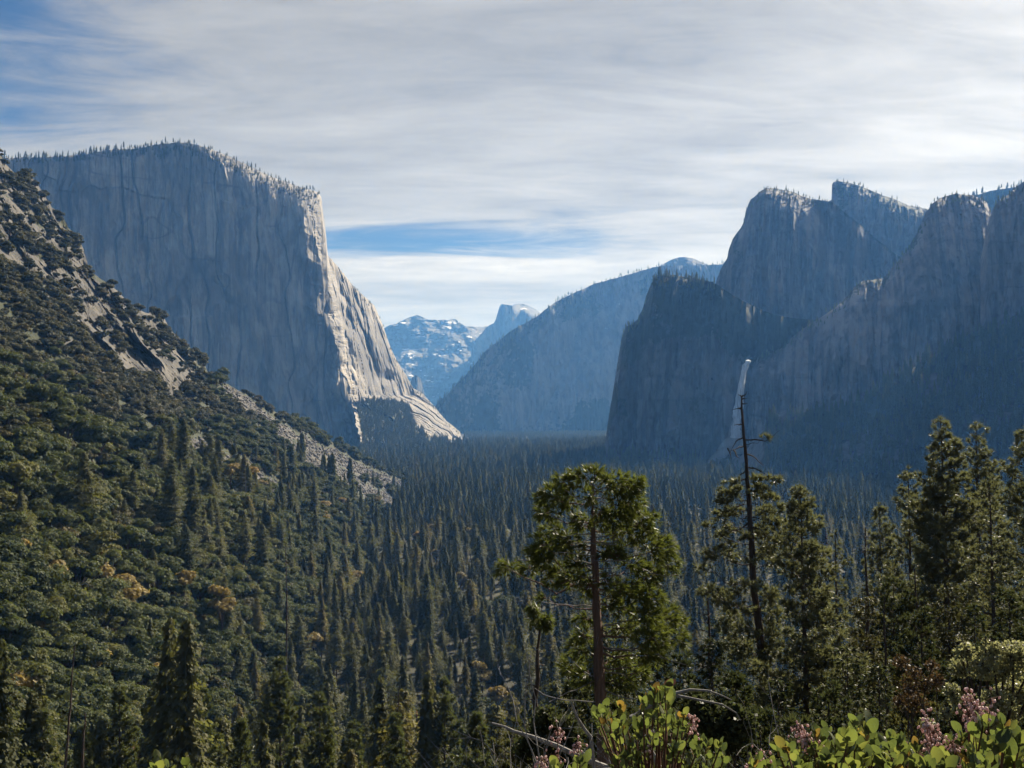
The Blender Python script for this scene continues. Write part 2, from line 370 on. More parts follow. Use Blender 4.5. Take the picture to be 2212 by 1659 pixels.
M_SLOPE = rock_mat("brush_slope", base=(.26, .235, .215), dark=(.12, .11, .105), veg=(.03, .036, .018), scale=4.0, streak=1.5)

# --- the great monolith: a shaded south-west wall and a sunlit south-east wall meeting in a prow
EC_TOP = [(-160, 352), (13, 341), (100, 340), (187, 333), (233, 323), (300, 321), (333, 313), (377, 308), (400, 308), (430, 313), (473, 328), (527, 353), (583, 380), (633, 398), (687, 415),
          (695, 428), (698, 458), (703, 491), (708, 551), (741, 588), (763, 618), (809, 660), (824, 694), (843, 750), (858, 781), (877, 811), (892, 839), (914, 852), (937, 879), (964, 913), (994, 939), (1000, 965)]
N1 = at(668, 430, 3705); 
nSW = unit(np.array([.36, -.93, .09])); cSW = float(nSW @ N1)
def hit(px, py, n, c):
    a, b = ray(px, py); Y = solve_plane(a, b, n, c); return np.array([a * Y, Y, b * Y])
N2 = hit(776, 955, nSW, cSW)
dH = np.array([.20, .98, 0.])
nSE = unit(np.cross(N2 - N1, dH)); nSE = nSE if nSE[0] > 0 else -nSE
cSE = float(nSE @ N1)
A1, A2, A3 = hit(775, 858, nSE, cSE), hit(905, 850, nSE, cSE), at(890, 965, 3560)
nAP = unit(np.cross(A2 - A1, A3 - A1)); nAP = nAP if nAP[2] > 0 else -nAP; cAP = float(nAP @ A1)
def ec_depth(PX, PY, V, a, b):
    y1 = solve_plane(a, b, nSW, cSW)
    nose0 = np.interp(PY, [430, 650, 955], [668, 700, 776]); wob = 34 * fbm(PY / 46, PX / 70, 0, 5, 5, .6) * np.exp(-((PX - nose0) / 26) ** 2)              # the prow wanders
    y2 = solve_plane(a, b, nSE, cSE) + wob
    d2 = nSE[0] * a + nSE[1] + nSE[2] * b
    y2 = np.where(d2 < 0, y2, -1e9) if cSE < 0 else np.where(d2 > 0, y2, 1e9)
    Y = np.maximum(y1, y2) if cSE < 0 else np.where(y2 > y1, y2, y1)
    ya = solve_plane(a, b, nAP, cAP)
    ya = np.where(ya > 0, ya, 1e9)
    nose = np.interp(PY, [430, 650, 955], [668, 700, 776]) + 4 * fbm(PY / 20, 1, 0, 6, 3)
    Y = np.where((PX > nose + 3), np.minimum(Y, np.maximum(ya + 40 * fbm(PX / 40, PY / 30, 0, 66, 4), 2500)), Y)
    return np.clip(Y, 2600, 5700)
def PY_(P): return project(P)[1]
def ec_disp(P, V, PX):
    x, y, z = P[..., 0], P[..., 1], P[..., 2]
    h = x * .87 + y * .5
    top = curve(EC_TOP, PX); tz = ray(PX, top)[1] * P[..., 1]; below = np.maximum(tz - z, 0)
    d = 15 * fbm(h / 330, z / 700, 0, 11, 3)
    d = d - 9 * ridged(h / 75 + .35 * noise(h / 300, z / 300, 3, 2), z / 420, 1.7, 21, 4, .6) * (.45 + .55 * sstep(-.3, .5, noise(h / 240, z / 260, 9, 8)))
    d = d + 5 * fbm(h / 22, y / 60, z / 60, 33, 4)
    d = d + 12 * sstep(0, 1, 1 - np.abs(noise(h / 46 + .35 * noise(h / 70, z / 80, 0, 311), z / 800, 0, 310)) * 9) + 9 * sstep(-.05, .05, noise(h / 140 + .3 * noise(h / 40, z / 50, 0, 3), z / 210, 4, 315))
    d = d + 75 * np.exp(-below / 30) * sstep(420, 560, PX) * (1 - sstep(690, 720, PX)) + 34 * np.exp(-below / 22)   # rounded brow
    # the leaning flakes low on the wall and the shallow alcoves
    d = d - 16 * sstep(.0, .5, 1 - np.abs((PX - (560 + (V * -1 + .45) * 230)) / 34)) * sstep(.05, .15, V) * (1 - sstep(.42, .6, V))
    d = d - 22 * sstep(.0, .5, 1 - np.abs((PX - (690 + (.25 - V) * 180)) / 18)) * (1 - sstep(.22, .33, V))
    se = sstep(690, 735, PX)
    d = d + se * (26 * ridged((y + .35 * z) / 190, z / 480, 4, 51, 4, .6) + 40 * fbm(y / 420, z / 260, 0, 57, 4, .55) - 60 * sstep(.15, .6, noise(y / 330, z / 260, 0, 58)) + 70 * sstep(.5, 1, 1 - np.hypot((PX - 835) / 50, (PY_(P) - 815) / 40)))
    d = d - 30 * np.exp(-((PX - np.interp(PY_(P), [430, 650, 955], [650, 683, 765])) / 20) ** 2) * (.3 + ridged(z / 150, h / 90, 0, 83, 3)) * sstep(.05, .2, V) * (1 - sstep(.9, .98, V))
    return d
def ec_veg(P, V, PX, PY):
    apron = np.maximum(sstep(0, 18, PY - (856 + .12 * np.abs(PX - 800))) * sstep(0, 14, PX - np.interp(PY, [850, 955], [756, 776])) * (1 - sstep(855, 890, PX - (PY - 860) * .6 + 12 * noise(PX / 30, PY / 14, 0, 3))), sstep(948, 962, PY + .05 * (PX - 780)) * sstep(735, 760, PX) * (1 - sstep(960, 975, PX)))
    ledge = .5 * sstep(.93, 1, V) * sstep(330, 420, PX) * (1 - sstep(690, 700, PX))
    low = sstep(812, 845, PY) * sstep(780, 820, PX) * .35
    top = curve(EC_TOP, PX); edge = np.exp(-(PY - top) / 9) * sstep(740, 850, PX) * .6
    return -.55 + 1.6 * apron + ledge + low + edge
def ec_stain_shade(P, V, PX, PY):   # dark water streaks, diorite plus painted grazing shade to the east, pale rockfall scars
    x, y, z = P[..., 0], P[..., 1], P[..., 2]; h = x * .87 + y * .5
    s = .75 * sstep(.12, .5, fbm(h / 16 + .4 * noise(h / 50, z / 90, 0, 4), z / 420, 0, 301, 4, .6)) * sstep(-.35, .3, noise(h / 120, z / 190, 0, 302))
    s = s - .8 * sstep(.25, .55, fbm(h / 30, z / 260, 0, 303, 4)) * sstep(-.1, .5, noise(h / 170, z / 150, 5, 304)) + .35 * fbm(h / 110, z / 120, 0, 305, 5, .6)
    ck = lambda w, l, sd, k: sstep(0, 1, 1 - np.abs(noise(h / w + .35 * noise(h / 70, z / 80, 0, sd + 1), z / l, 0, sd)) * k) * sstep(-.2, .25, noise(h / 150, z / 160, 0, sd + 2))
    s = s + .95 * ck(46, 800, 310, 11) + .8 * ck(22, 500, 320, 8) + .7 * ck(190, 55, 330, 13) * sstep(0, .4, noise(h / 110, z / 90, 3, 9))  # shade of cracks and ledges painted dark into the rock colour
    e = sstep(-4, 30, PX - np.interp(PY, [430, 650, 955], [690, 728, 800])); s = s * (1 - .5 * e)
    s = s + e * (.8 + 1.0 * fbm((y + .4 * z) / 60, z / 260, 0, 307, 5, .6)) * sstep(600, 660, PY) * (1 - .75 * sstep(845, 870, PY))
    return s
def face_stain_shade(seed, k=1.0):
    def f(P, V, PX, PY):
        x, y, z = P[..., 0], P[..., 1], P[..., 2]; h = x - .35 * y
        ck = sstep(0, 1, 1 - np.abs(noise(h / 40 + .4 * noise(h / 60, z / 70, 0, seed + 21), z / 420, 0, seed + 20)) * 9) + .8 * sstep(0, 1, 1 - np.abs(noise(h / 170 + z / 300, z / 50, 0, seed + 22)) * 10) * sstep(0, .4, noise(h / 90, z / 80, 3, seed + 23))  # crack and ledge shade, put into the cliff colour as dark lines
        return .8 * ck + k * (.7 * sstep(.1, .5, fbm(h / 14, z / 240, 0, seed, 4, .6)) - .7 * sstep(.2, .55, fbm(h / 26, z / 130, 0, seed + 5, 4)) + .45 * fbm(h / 100, z / 90, 0, seed + 9, 5, .6))
    return f
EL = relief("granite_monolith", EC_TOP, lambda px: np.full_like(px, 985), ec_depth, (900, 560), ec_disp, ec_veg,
            back=((0, 60, 4), (0, 260, 5), (0, 700, -60), (0, 1100, -700), (0, 1300, -1400)), mat=M_ROCK, jag=1.2, stain_shade=ec_stain_shade)
tag(EL.obj, "huge flat-topped granite monolith with a sheer shaded wall and a sunlit prow", "cliff", kind="structure")

# --- far peaks
CR_TOP = [(800, 730), (835, 706), (862, 696), (885, 685), (900, 680), (908, 683), (925, 690), (945, 692), (955, 690), (966, 692), (975, 689), (985, 690), (993, 697), (1003, 704), (1030, 706), (1052, 705), (1090, 712), (1140, 730)]
CR = relief("snowy_peak", CR_TOP, [(800, 930), (1140, 900)], slope_depth(lambda p: 11200 + 0 * p, .72), (420, 300),
            lambda P, V, PX: 420 * ridged(P[..., 0] / 1300, P[..., 2] / 900, P[..., 1] / 3000, 5, 5) + 160 * fbm(P[..., 0] / 260, P[..., 1] / 500, P[..., 2] / 260, 8, 4), None, mat=M_FAR, jag=1.2,
            back=((0, 300, -60), (0, 1500, -600), (0, 3000, -1500)))
tag(CR.obj, "distant snow-streaked mountain with a rocky crest at the end of the valley", "mountain", kind="structure")
HD_TOP = [(1020, 742), (1040, 720), (1052, 706), (1058, 702), (1066, 699), (1071, 690), (1075, 676), (1079, 662), (1083, 657), (1092, 658), (1106, 660), (1112, 657), (1120, 656), (1132, 657), (1143, 661), (1155, 667), (1166, 675), (1185, 690), (1230, 720)]
def hd_depth(PX, PY, V, a, b): return 11600 + (PX - 1050) * 4.0 + np.maximum(b, -.05) * 2500
HD = relief("half_round_peak", HD_TOP, [(1020, 880), (1230, 880)], hd_depth, (240, 260),
            lambda P, V, PX: 60 * ridged(P[..., 0] / 190, P[..., 2] / 1600, 2, 3, 4) + 600 * sstep(.9, 1, V) ** 2 * sstep(1105, 1130, PX) + 30 * fbm(P[..., 0] / 90, P[..., 1] / 200, P[..., 2] / 140, 8, 4), None, mat=M_FAR, jag=.5)
tag(HD.obj, "far half-round granite dome with one sheer face, pale blue in the haze", "dome", kind="structure")
WC = relief("rock_column", [(876, 880), (884, 834), (890, 815), (898, 810), (908, 817), (914, 838), (920, 866), (926, 900)], [(876, 935), (926, 935)],
            lambda PX, PY, V, a, b: 8200 + 0 * a, (70, 110), lambda P, V, PX: 30 * ridged(P[..., 0] / 60, P[..., 2] / 300, 1, 4, 4) + 260 * sstep(898, 925, PX), None, mat=M_FAR, jag=.8)
tag(WC.obj, "slim pale rock column in the haze beside the foot of the great monolith", "rock", kind="structure")

# --- the long wooded ridge in blue haze, with a bald dome behind it
SD = relief("bald_dome", [(1380, 600), (1420, 577), (1437, 568), (1450, 561), (1465, 556), (1480, 555), (1497, 558), (1513, 565), (1530, 572), (1560, 584), (1600, 600)], [(1380, 660), (1600, 660)],
            lambda PX, PY, V, a, b: 8300 + 0 * a, (180, 80), lambda P, V, PX: 40 * fbm(P[..., 0] / 90, P[..., 1] / 90, P[..., 2] / 60, 3, 4) + 500 * V ** 2, None, mat=M_FAR)
tag(SD.obj, "small bald granite dome with snow flecks rising behind the wooded ridge", "dome", kind="structure")
F_TOP = [(925, 900), (944, 872), (960, 858), (985, 832), (1003, 814), (1030, 782), (1052, 754), (1080, 735), (1100, 717), (1130, 700), (1160, 683), (1200, 652), (1240, 633), (1285, 613), (1330, 601), (1375, 588), (1410, 577), (1440, 574), (1500, 573), (1540, 572), (1570, 570), (1620, 580), (1700, 600)]
FR = relief("wooded_ridge", F_TOP, [(925, 965), (1700, 965)], slope_depth(lambda p: 6200 + 2.2 * np.maximum(p - 1000, -60), 2.8), (620, 380),
            lambda P, V, PX: 70 * ridged(P[..., 0] / 520 - P[..., 2] / 900, P[..., 2] / 1100, 1, 5, 4) + 30 * fbm(P[..., 0] / 110, P[..., 1] / 200, P[..., 2] / 170, 8, 4) + 11 * ridged(P[..., 0] / 45, P[..., 2] / 260, 3, 15, 3),
            lambda P, V, PX, PY: .35 + .5 * fbm(P[..., 0] / 260, P[..., 2] / 340, 0, 71, 4) - .7 * sstep(1180, 1260, PX) * (1 - sstep(.75, .9, V)) * sstep(.25, .4, V) + .5 * (1 - sstep(.12, .3, V)), mat=M_RIDGE, jag=1.0)
tag(FR.obj, "long wooded mountain ridge fading blue across the middle of the valley", "ridge", kind="structure")

# --- the cathedral group on the right
def wall(Y0, lean, rnd=60, rh=40, top=None):
    def f(PX, PY, V, a, b):
        y0 = Y0(PX) if callable(Y0) else Y0
        Y = (y0 - FLOOR * lean) / np.maximum(1 - lean * b, .2)
        if top is not None:
            t_ = np.interp(PX, np.array(top)[:, 0], np.array(top)[:, 1]); below = (PY - t_) / 2212 * Y
            Y = Y + rnd * np.exp(-below / rh)
        return Y
    return f
def crag(amp=1.0, seed=0):
    def f(P, V, PX):
        x, y, z = P[..., 0], P[..., 1], P[..., 2]; h = x - .35 * y
        return amp * (52 * fbm(h / 260, z / 420, 0, seed + 1, 3) - 24 * ridged(h / 70, z / 300, 1.2, seed + 9, 4, .55) + 7 * fbm(h / 20, y / 40, z / 34, seed + 17, 4))
    return f
C_TOP = [(1740, 470), (1770, 445), (1796, 432), (1797, 400), (1800, 393), (1812, 391), (1830, 394), (1850, 399), (1880, 411), (1905, 421), (1935, 431), (1965, 444), (2000, 451), (2050, 470), (2120, 500)]
CC = relief("rock_spire", C_TOP, [(1740, 690), (2120, 690)], wall(lambda p: 3700 - .3 * (p - 1740), .55, 60, 30, C_TOP), (320, 260), crag(1, 100),
            lambda P, V, PX, PY: .15 + .5 * fbm(P[..., 0] / 120, P[..., 2] / 120, 0, 5, 4) + .35 * sstep(.75, 1, V) - .8 * (1 - sstep(1800, 1815, PX)), stain_shade=face_stain_shade(520), mat=M_ROCK_DARK, jag=1.5, jagw=10)
tag(CC.obj, "tilted rock spire with a straight vertical edge behind the broad rounded summit", "peak", kind="structure")
B_TOP = [(1535, 640), (1548, 604), (1560, 575), (1571, 558), (1574, 540), (1583, 516), (1600, 492), (1607, 478), (1611, 455), (1622, 430), (1640, 415), (1655, 406), (1668, 406), (1690, 410), (1715, 415), (1735, 424), (1760, 431), (1796, 436), (1840, 470), (1880, 505), (1930, 545), (2000, 600)]
def b_depth(PX, PY, V, a, b):
    Y = wall(lambda p: 3150 + .35 * np.abs(p - 1640), .38, 110, 45, B_TOP)(PX, PY, V, a, b); t_ = np.interp(PX, np.array(B_TOP)[:, 0], np.array(B_TOP)[:, 1])
    return Y - sstep(1735, 1800, PX) * 112 * np.exp(-(PY - t_) / 2212 * Y / 45)
def b_stain_light(P, V, PX, PY):
    s = face_stain_shade(400, 1.3)(P, V, PX, PY); return s - 1.6 * sstep(.2, .7, 1 - np.hypot((PX - 1762 - (PY - 470) * .5) / 9, (PY - 470) / 30)) + .5 * sstep(1760, 1830, PX)  # pale patch paints a sunlit slab into the rock colour
BB = relief("rounded_summit", B_TOP, lambda px: np.full_like(px, 720), b_depth, (420, 320),
            lambda P, V, PX: crag(1.0, 200)(P, V, PX) + 30 * sstep(1720, 1830, PX) * sstep(.2, .9, V),
            lambda P, V, PX, PY: -.35 + .45 * fbm(P[..., 0] / 110, P[..., 2] / 130, 0, 5, 4) + .8 * sstep(.93, 1, V) + .55 * sstep(1740, 1810, PX), back=((0, 8, -14), (0, 300, -160), (0, 900, -1300)), stain_shade=b_stain_light, mat=M_ROCK_DARK, jag=1.6, jagw=12)
tag(BB.obj, "broad rounded rock summit with a steep bare face above the hanging valley", "peak", kind="structure")
A_TOP = [(1303, 985), (1308, 950), (1314, 905), (1322, 860), (1333, 790), (1343, 730), (1352, 706), (1366, 700), (1378, 688), (1388, 668), (1397, 636), (1408, 610), (1420, 598), (1436, 592), (1455, 594), (1480, 598), (1510, 603), (1540, 609), (1560, 622), (1590, 642), (1620, 658), (1650, 672), (1690, 684), (1740, 690), (1780, 690)]
def a_depth(PX, PY, V, a, b):
    Y = wall(lambda p: 2640 + .22 * (1560 - p), .16, 90, 40, A_TOP)(PX, PY, V, a, b)
    sh = sstep(1540, 1640, PX)                          # the hanging valley leans far back above the fall
    t_ = np.interp(PX, np.array(A_TOP)[:, 0], np.array(A_TOP)[:, 1]); Y = Y - sstep(1490, 1545, PX) * 88 * np.exp(-(PY - t_) / 2212 * Y / 40)
    return Y + sh * np.maximum(785 - PY, 0) * .2
AA = relief("buttress", A_TOP, lambda px: np.full_like(px, 1008), a_depth, (420, 420),
            lambda P, V, PX: crag(1.0, 300)(P, V, PX) + 70 * np.exp(-((PX - 1612) / 24) ** 2) * (1 - sstep(.72, .8, V)),
            lambda P, V, PX, PY: -.15 + .65 * fbm(P[..., 0] / 120, P[..., 2] / 150, 0, 5, 4) + .55 * sstep(.55, .8, V) + .9 * sstep(1530, 1590, PX) * (1 - sstep(740, 785, PY)), stain_shade=face_stain_shade(490, 1.5), mat=M_ROCK_DARK, back=((0, 6, -30), (0, 200, -120), (0, 900, -1300)), jag=1.3, jagw=9)
tag(AA.obj, "dark rock buttress with trees on its flat top to the left of the waterfall", "cliff", kind="structure")
E2 = relief("wooded_hill", [(2080, 470), (2100, 428), (2115, 420), (2140, 412), (2175, 407), (2230, 398), (2300, 390), (2480, 420)], [(2080, 620), (2480, 620)], wall(4200, .5), (150, 90), crag(1, 350),
            lambda P, V, PX, PY: .4 + .3 * fbm(P[..., 0] / 90, P[..., 2] / 90, 0, 5, 3), mat=M_ROCK_DARK)
tag(E2.obj, "far wooded hilltop showing in the notch between the two right-hand cliffs", "hill", kind="structure")
D_TOP = [(1618, 800), (1622, 778), (1640, 766), (1665, 755), (1700, 737), (1740, 706), (1775, 684), (1805, 664), (1830, 640), (1850, 616), (1865, 607), (1890, 604), (1910, 600), (1925, 583), (1945, 557), (1965, 530), (1981, 503), (1990, 480), (2000, 459), (2013, 441), (2030, 428), (2050, 421), (2062, 418), (2080, 421), (2100, 421), (2118, 428), (2132, 438), (2141, 462), (2160, 500), (2190, 560), (2230, 640), (2300, 760)]
def d_depth(PX, PY, V, a, b):
    Y = wall(lambda p: curve([(1600, 2640), (1700, 2560), (1900, 2440), (2050, 2330), (2300, 2330)], p), .20, 70, 35, D_TOP)(PX, PY, V, a, b)
    return Y + np.maximum(0, 660 - PY) * .9
DD = relief("leaning_cliff", D_TOP, lambda px: np.full_like(px, 1010), d_depth, (560, 460), crag(1.0, 400),
            lambda P, V, PX, PY: -.3 + .5 * fbm(P[..., 0] / 130, P[..., 2] / 110, 0, 5, 4) + .6 * np.exp(-(PY - np.interp(PX, np.array(D_TOP)[:, 0], np.array(D_TOP)[:, 1])) / 16) + .35 * sstep(1700, 1780, PX) * (1 - sstep(1900, 1960, PX)) * sstep(800, 700, PY), stain_shade=face_stain_shade(430, 1.5), mat=M_PALE, jag=1.5, jagw=10)
tag(DD.obj, "high pale-faced cliff sweeping up to a blunt tower right of the waterfall", "cliff", kind="structure")
E_TOP = [(2118, 560), (2135, 480), (2142, 458), (2152, 440), (2162, 430), (2178, 420), (2195, 405), (2212, 391), (2240, 372), (2290, 350), (2350, 350), (2430, 380), (2520, 430), (2640, 520)]
EE = relief("tower_cliff", E_TOP, lambda px: np.full_like(px, 1010), wall(lambda p: 2260 - .5 * (p - 2120), .16, 60, 30, E_TOP), (300, 420), crag(.9, 500),
            lambda P, V, PX, PY: -.35 + .45 * fbm(P[..., 0] / 110, P[..., 2] / 100, 0, 5, 4) + .6 * np.exp(-(PY - np.interp(PX, np.array(E_TOP)[:, 0], np.array(E_TOP)[:, 1])) / 14), stain_shade=face_stain_shade(460), mat=M_PALE, jag=1.5, jagw=10)
tag(EE.obj, "steep cliff rising out of the picture at the right edge", "cliff", kind="structure")
G_TOP = [(1296, 992), (1310, 978), (1400, 988), (1500, 992), (1550, 992), (1600, 985), (1632, 950), (1660, 905), (1700, 885), (1750, 895), (1790, 890), (1840, 872), (1885, 858), (1900, 842), (1935, 815), (1970, 795), (2000, 775), (2040, 752), (2090, 725), (2140, 705), (2212, 675), (2300, 650), (2640, 640)]
GG = relief("wooded_slope", G_TOP, lambda px: np.full_like(px, 1130), slope_depth(lambda p: curve([(1296, 2560), (1550, 2420), (1650, 2060), (1800, 1900), (2000, 1760), (2212, 1600), (2640, 1250)], p), .66), (420, 220),
            lambda P, V, PX: 14 * fbm(P[..., 0] / 120, P[..., 1] / 120, 0, 13, 4), lambda P, V, PX, PY: .45 + .4 * fbm(P[..., 0] / 60, P[..., 1] / 60, 0, 5, 3), mat=M_ROCK_DARK,
            back=((0, 120, -20), (0, 400, -300), (0, 600, -900)), jag=4, jagw=25)
tag(GG.obj, "dark forested slope in deep shade below the right-hand cliffs", "hillside", kind="structure")

# --- the near hillside on the left, and a nearer fold of it
H_TOP = [(-420, 250), (-260, 280), (-120, 300), (0, 332), (13, 355), (33, 376), (63, 380), (80, 396), (97, 420), (113, 449), (133, 463), (147, 491), (167, 508), (180, 537), (193, 583), (213, 600), (253, 627), (283, 660), (320, 678), (333, 670), (353, 684), (367, 711), (407, 746), (440, 783), (450, 806), (480, 824), (548, 860), (608, 897), (660, 920), (704, 947), (760, 982), (820, 1016), (885, 1040), (930, 1056)]
KB, KC = -1.04, -.047
def h_depth(PX, PY, V, a, b):
    return np.clip(-253 / np.minimum(b - KB * a - KC, -.08), 150, 2400)
def h_base(px):
    a = ray(px, 1000)[0]; Yb = 95 / np.maximum(-(KB * a) * -1 * -1 + 0, 1e-3) if False else 95 / np.maximum(KB * a + KC, .055)
    return 882 + 158 / Yb * 2212
def crag_amt(PX, PY):  # bare crags near the upper left skyline
    top = np.interp(PX, np.array(H_TOP)[:, 0], np.array(H_TOP)[:, 1])
    return sstep(.14, .55, 1 - (PY - top) / (340 - .25 * PX).clip(60)) * (1 - sstep(380, 470, PX))
def h_disp(P, V, PX):
    x, y, z = P[..., 0], P[..., 1], P[..., 2]; PY = project(P)[1]; k = crag_amt(PX, PY)
    d = 26 * fbm(x / 130 + z / 300, y / 260, z / 200, 41, 3) - 14 * ridged((x + .6 * y) / 105, z / 260, 1, 43, 3)
    d = d + k * (-42 * ridged((x + .5 * y) / 95 + .5 * noise(x / 60, z / 60, 0, 2), z / 230, 2.0, 47, 4, .5) + 9 * ridged((x + y) / 30, z / 60, 0, 49, 4) + 3 * fbm(x / 8, y / 8, z / 9, 53, 3))
    d = d + 2.5 * fbm(x / 9, y / 9, z / 9, 55, 3)
    top = np.interp(PX, np.array(H_TOP)[:, 0], np.array(H_TOP)[:, 1])
    return d * sstep(0, 90, 40 + PY - top)
SCREE = [((482, 838), (620, 935), (760, 1005), (862, 1058), 13), ((600, 940), (700, 1010), (790, 1060), (850, 1090), 16), ((430, 965), (500, 1010), (560, 1040), (600, 1060), 17), ((-40, 960), (0, 975), (30, 988), (60, 1005), 12), ((380, 930), (470, 985), (520, 1000), (560, 1020), 9)]
def scree_amt(PX, PY):
    s = np.zeros(np.broadcast(PX, PY).shape)
    for *pts, wd in SCREE:
        for (x0, y0), (x1, y1) in zip(pts[:-1], pts[1:]):
            L2 = (x1 - x0) ** 2 + (y1 - y0) ** 2; tt = np.clip(((PX - x0) * (x1 - x0) + (PY - y0) * (y1 - y0)) / L2, 0, 1)
            dd = np.hypot(PX - x0 - tt * (x1 - x0), PY - y0 - tt * (y1 - y0))
            s = np.maximum(s, 1 - sstep(wd * .5, wd * 1.3, dd + wd * .6 * noise(PX / 16, PY / 16, 0, 77)))
    return s
def h_veg(P, V, PX, PY):
    k = crag_amt(PX, PY); s = scree_amt(PX, PY)
    out_ = sstep(.38, .55, noise(P[..., 0] / 42, P[..., 1] / 42, P[..., 2] / 42, 64)) * sstep(900, 780, PY)
    return .72 - 1.0 * out_ - .95 * k - .85 * s + .75 * fbm(P[..., 0] / 34, P[..., 1] / 34, P[..., 2] / 34, 61, 4) * k
HH = relief("hillside", H_TOP, h_base, h_depth, (760, 560), h_disp, h_veg, back=((0, 30, -8), (0, 200, -90), (0, 420, -500)), stain_shade=lambda P, V, PX, PY: .8 * fbm(P[..., 0] / 22, P[..., 1] / 22, P[..., 2] / 40, 540, 5, .6), mat=M_CRAG, jag=2.0, jagw=9)
tag(HH.obj, "steep brushy hillside with bare crags at its top on the left", "hillside", kind="structure")
H2_TOP = [(-420, 640), (-200, 720), (-80, 775), (0, 815), (50, 848), (100, 880), (160, 925), (220, 962), (280, 1000), (330, 1026), (400, 1052), (500, 1082), (620, 1125), (700, 1170), (770, 1215)]
def h2_k(px): return np.interp(px, [-420, 250, 770], [-196, -206, -252])
def h2_depth(PX, PY, V, a, b): return np.clip(h2_k(PX) / np.minimum(b - KB * a - KC, -.08), 90, 1200)
def h2_base(px):
    a = ray(px, 1000)[0]; Yb = (h2_k(px) * -1 - 158) / np.maximum(KB * a + KC, .05); return 882 + 158 / np.maximum(Yb, 60) * 2212
H2 = relief("near_hillside", H2_TOP, h2_base, h2_depth, (420, 300),
            lambda P, V, PX: 12 * fbm(P[..., 0] / 70, P[..., 1] / 90, P[..., 2] / 90, 44, 3) * (1 - V ** 4), lambda P, V, PX, PY: .75 - .85 * scree_amt(PX, PY), mat=M_CRAG, back=((0, 25, -8), (0, 80, -50), (0, 140, -200)), jag=4, jagw=30)
tag(H2.obj, "near fold of the left hillside covered in green oaks", "hillside", kind="structure")

# --- the valley floor and the ground the viewer stands on
def ground_z(x, y):
    x = np.asarray(x, float); y = np.asarray(y, float)
    z = np.interp(y, [-5000, -60, 0, 2.4, 12, 30, 60, 85, 200, 300, 440], [30, 10, -1.6, -1.62, -5.2, -14.5, -31, -44, -101, -129, FLOOR])
    far = sstep(500, 2500, y)
    return z + far * 4 * fbm(x / 260, y / 260, 0, 3, 3) + sstep(3, 20, y) * (1 - far) * .5 * fbm(x / 9, y / 9, 0, 4, 3)
r_ = np.concatenate([np.linspace(.4, 12, 40)[:-1], np.geomspace(12, 19000, 260)]); th = np.concatenate([np.linspace(-math.pi, -.72, 40)[:-1], np.linspace(-.72, .72, 260), np.linspace(.72, math.pi, 40)[1:]])
RR, TT = np.meshgrid(r_, th, indexing='ij'); gx, gy = RR * np.sin(TT), RR * np.cos(TT); gz = ground_z(gx, gy)
V = np.stack([gx, gy, gz], -1).reshape(-1, 3); i = np.arange(len(r_) - 1)[:, None] * len(th) + np.arange(len(th) - 1)[None]
F = np.stack([i, i + 1, i + len(th) + 1, i + len(th)], -1).reshape(-1, 4)
m, t = material("forest_floor"); co = t.new('ShaderNodeTexCoord').outputs['Object']
n1, n2 = t.noise(co, .02, 5, .6), t.noise(co, .6, 5, .65)
c = t.mix(n2, rgb(.022, .026, .014), rgb(.055, .048, .030)); c = t.mix(t.mapr(n1, .5, .7), c, rgb(.07, .07, .035))
p = t.new('ShaderNodeBsdfPrincipled'); t.put(p.inputs['Base Color'], c); p.inputs['Roughness'].default_value = 1; out(t, p.outputs[0])
gr = link("ground", mesh_np("ground", V, F, None, [m])); tag(gr, "forest floor falling from the viewpoint down to the flat valley bottom", "ground", kind="structure")

# --- the waterfall and its drifting spray
path = [(1622, 776, 4), (1617, 779, 7), (1611, 788, 8), (1606, 806, 8.5), (1602, 830, 9), (1598, 858, 10), (1595, 885, 11), (1592, 910, 12), (1590, 930, 13), (1588, 946, 14)]
pp = np.array(path); s_ = np.linspace(0, len(pp) - 1, 90); wx, wy, ww = (np.interp(s_, np.arange(len(pp)), pp[:, k]) for k in range(3))
Yw = 2470.0; nc = 13; rows = []
for k in range(90):
    for j in range(nc):
        f = j / (nc - 1) * 2 - 1
        e = .8 * ww[k] * (1 + .25 * noise(k / 7.0, f * 2, 0, 3) + .15 * noise(k / 2.5, f, 0, 5))
        q = at(wx[k] + f * e, wy[k], Yw); q[1] += -14 * (1 - f * f) + 40 * (1 - min(k / 12, 1)) + 3 * noise(k / 6, f * 5, 0, 9); rows.append(q)
for k in range(90):   # its back, so the falling sheet has body
    for j in range(nc):
        q = rows[k * nc + j].copy(); f = j / (nc - 1) * 2 - 1; q[1] += 16 * (1 - f * f) + .5; rows.append(q)
i = np.arange(89)[:, None] * nc + np.arange(nc - 1)[None]; F = np.stack([i, i + 1, i + nc + 1, i + nc], -1).reshape(-1, 4)
m, t = material("falling_water"); co = t.new('ShaderNodeTexCoord').outputs['Object']
n1 = t.noise(t.mapping(co, (.35, .02, .018)), 1.0, 6, .6, .2)
p = t.new('ShaderNodeBsdfPrincipled'); t.put(p.inputs['Base Color'], t.mix(n1, rgb(.55, .58, .62), rgb(.82, .84, .86))); p.inputs['Roughness'].default_value = .6
tp = t.new('ShaderNodeBsdfTransparent'); mx = t.new('ShaderNodeMixShader'); t.put(mx.inputs[0], t.mapr(n1, .30, .55, .35, .95)); t.l.new(tp.outputs[0], mx.inputs[1]); t.l.new(p.outputs[0], mx.inputs[2]); out(t, mx.outputs[0])
wf = link("waterfall", mesh_np("waterfall", np.array(rows), np.concatenate([F, F[:, ::-1] + 90 * nc]), None, [m], True)); tag(wf, "tall white waterfall dropping from the notch behind the dead-topped pine", "waterfall", kind="structure")
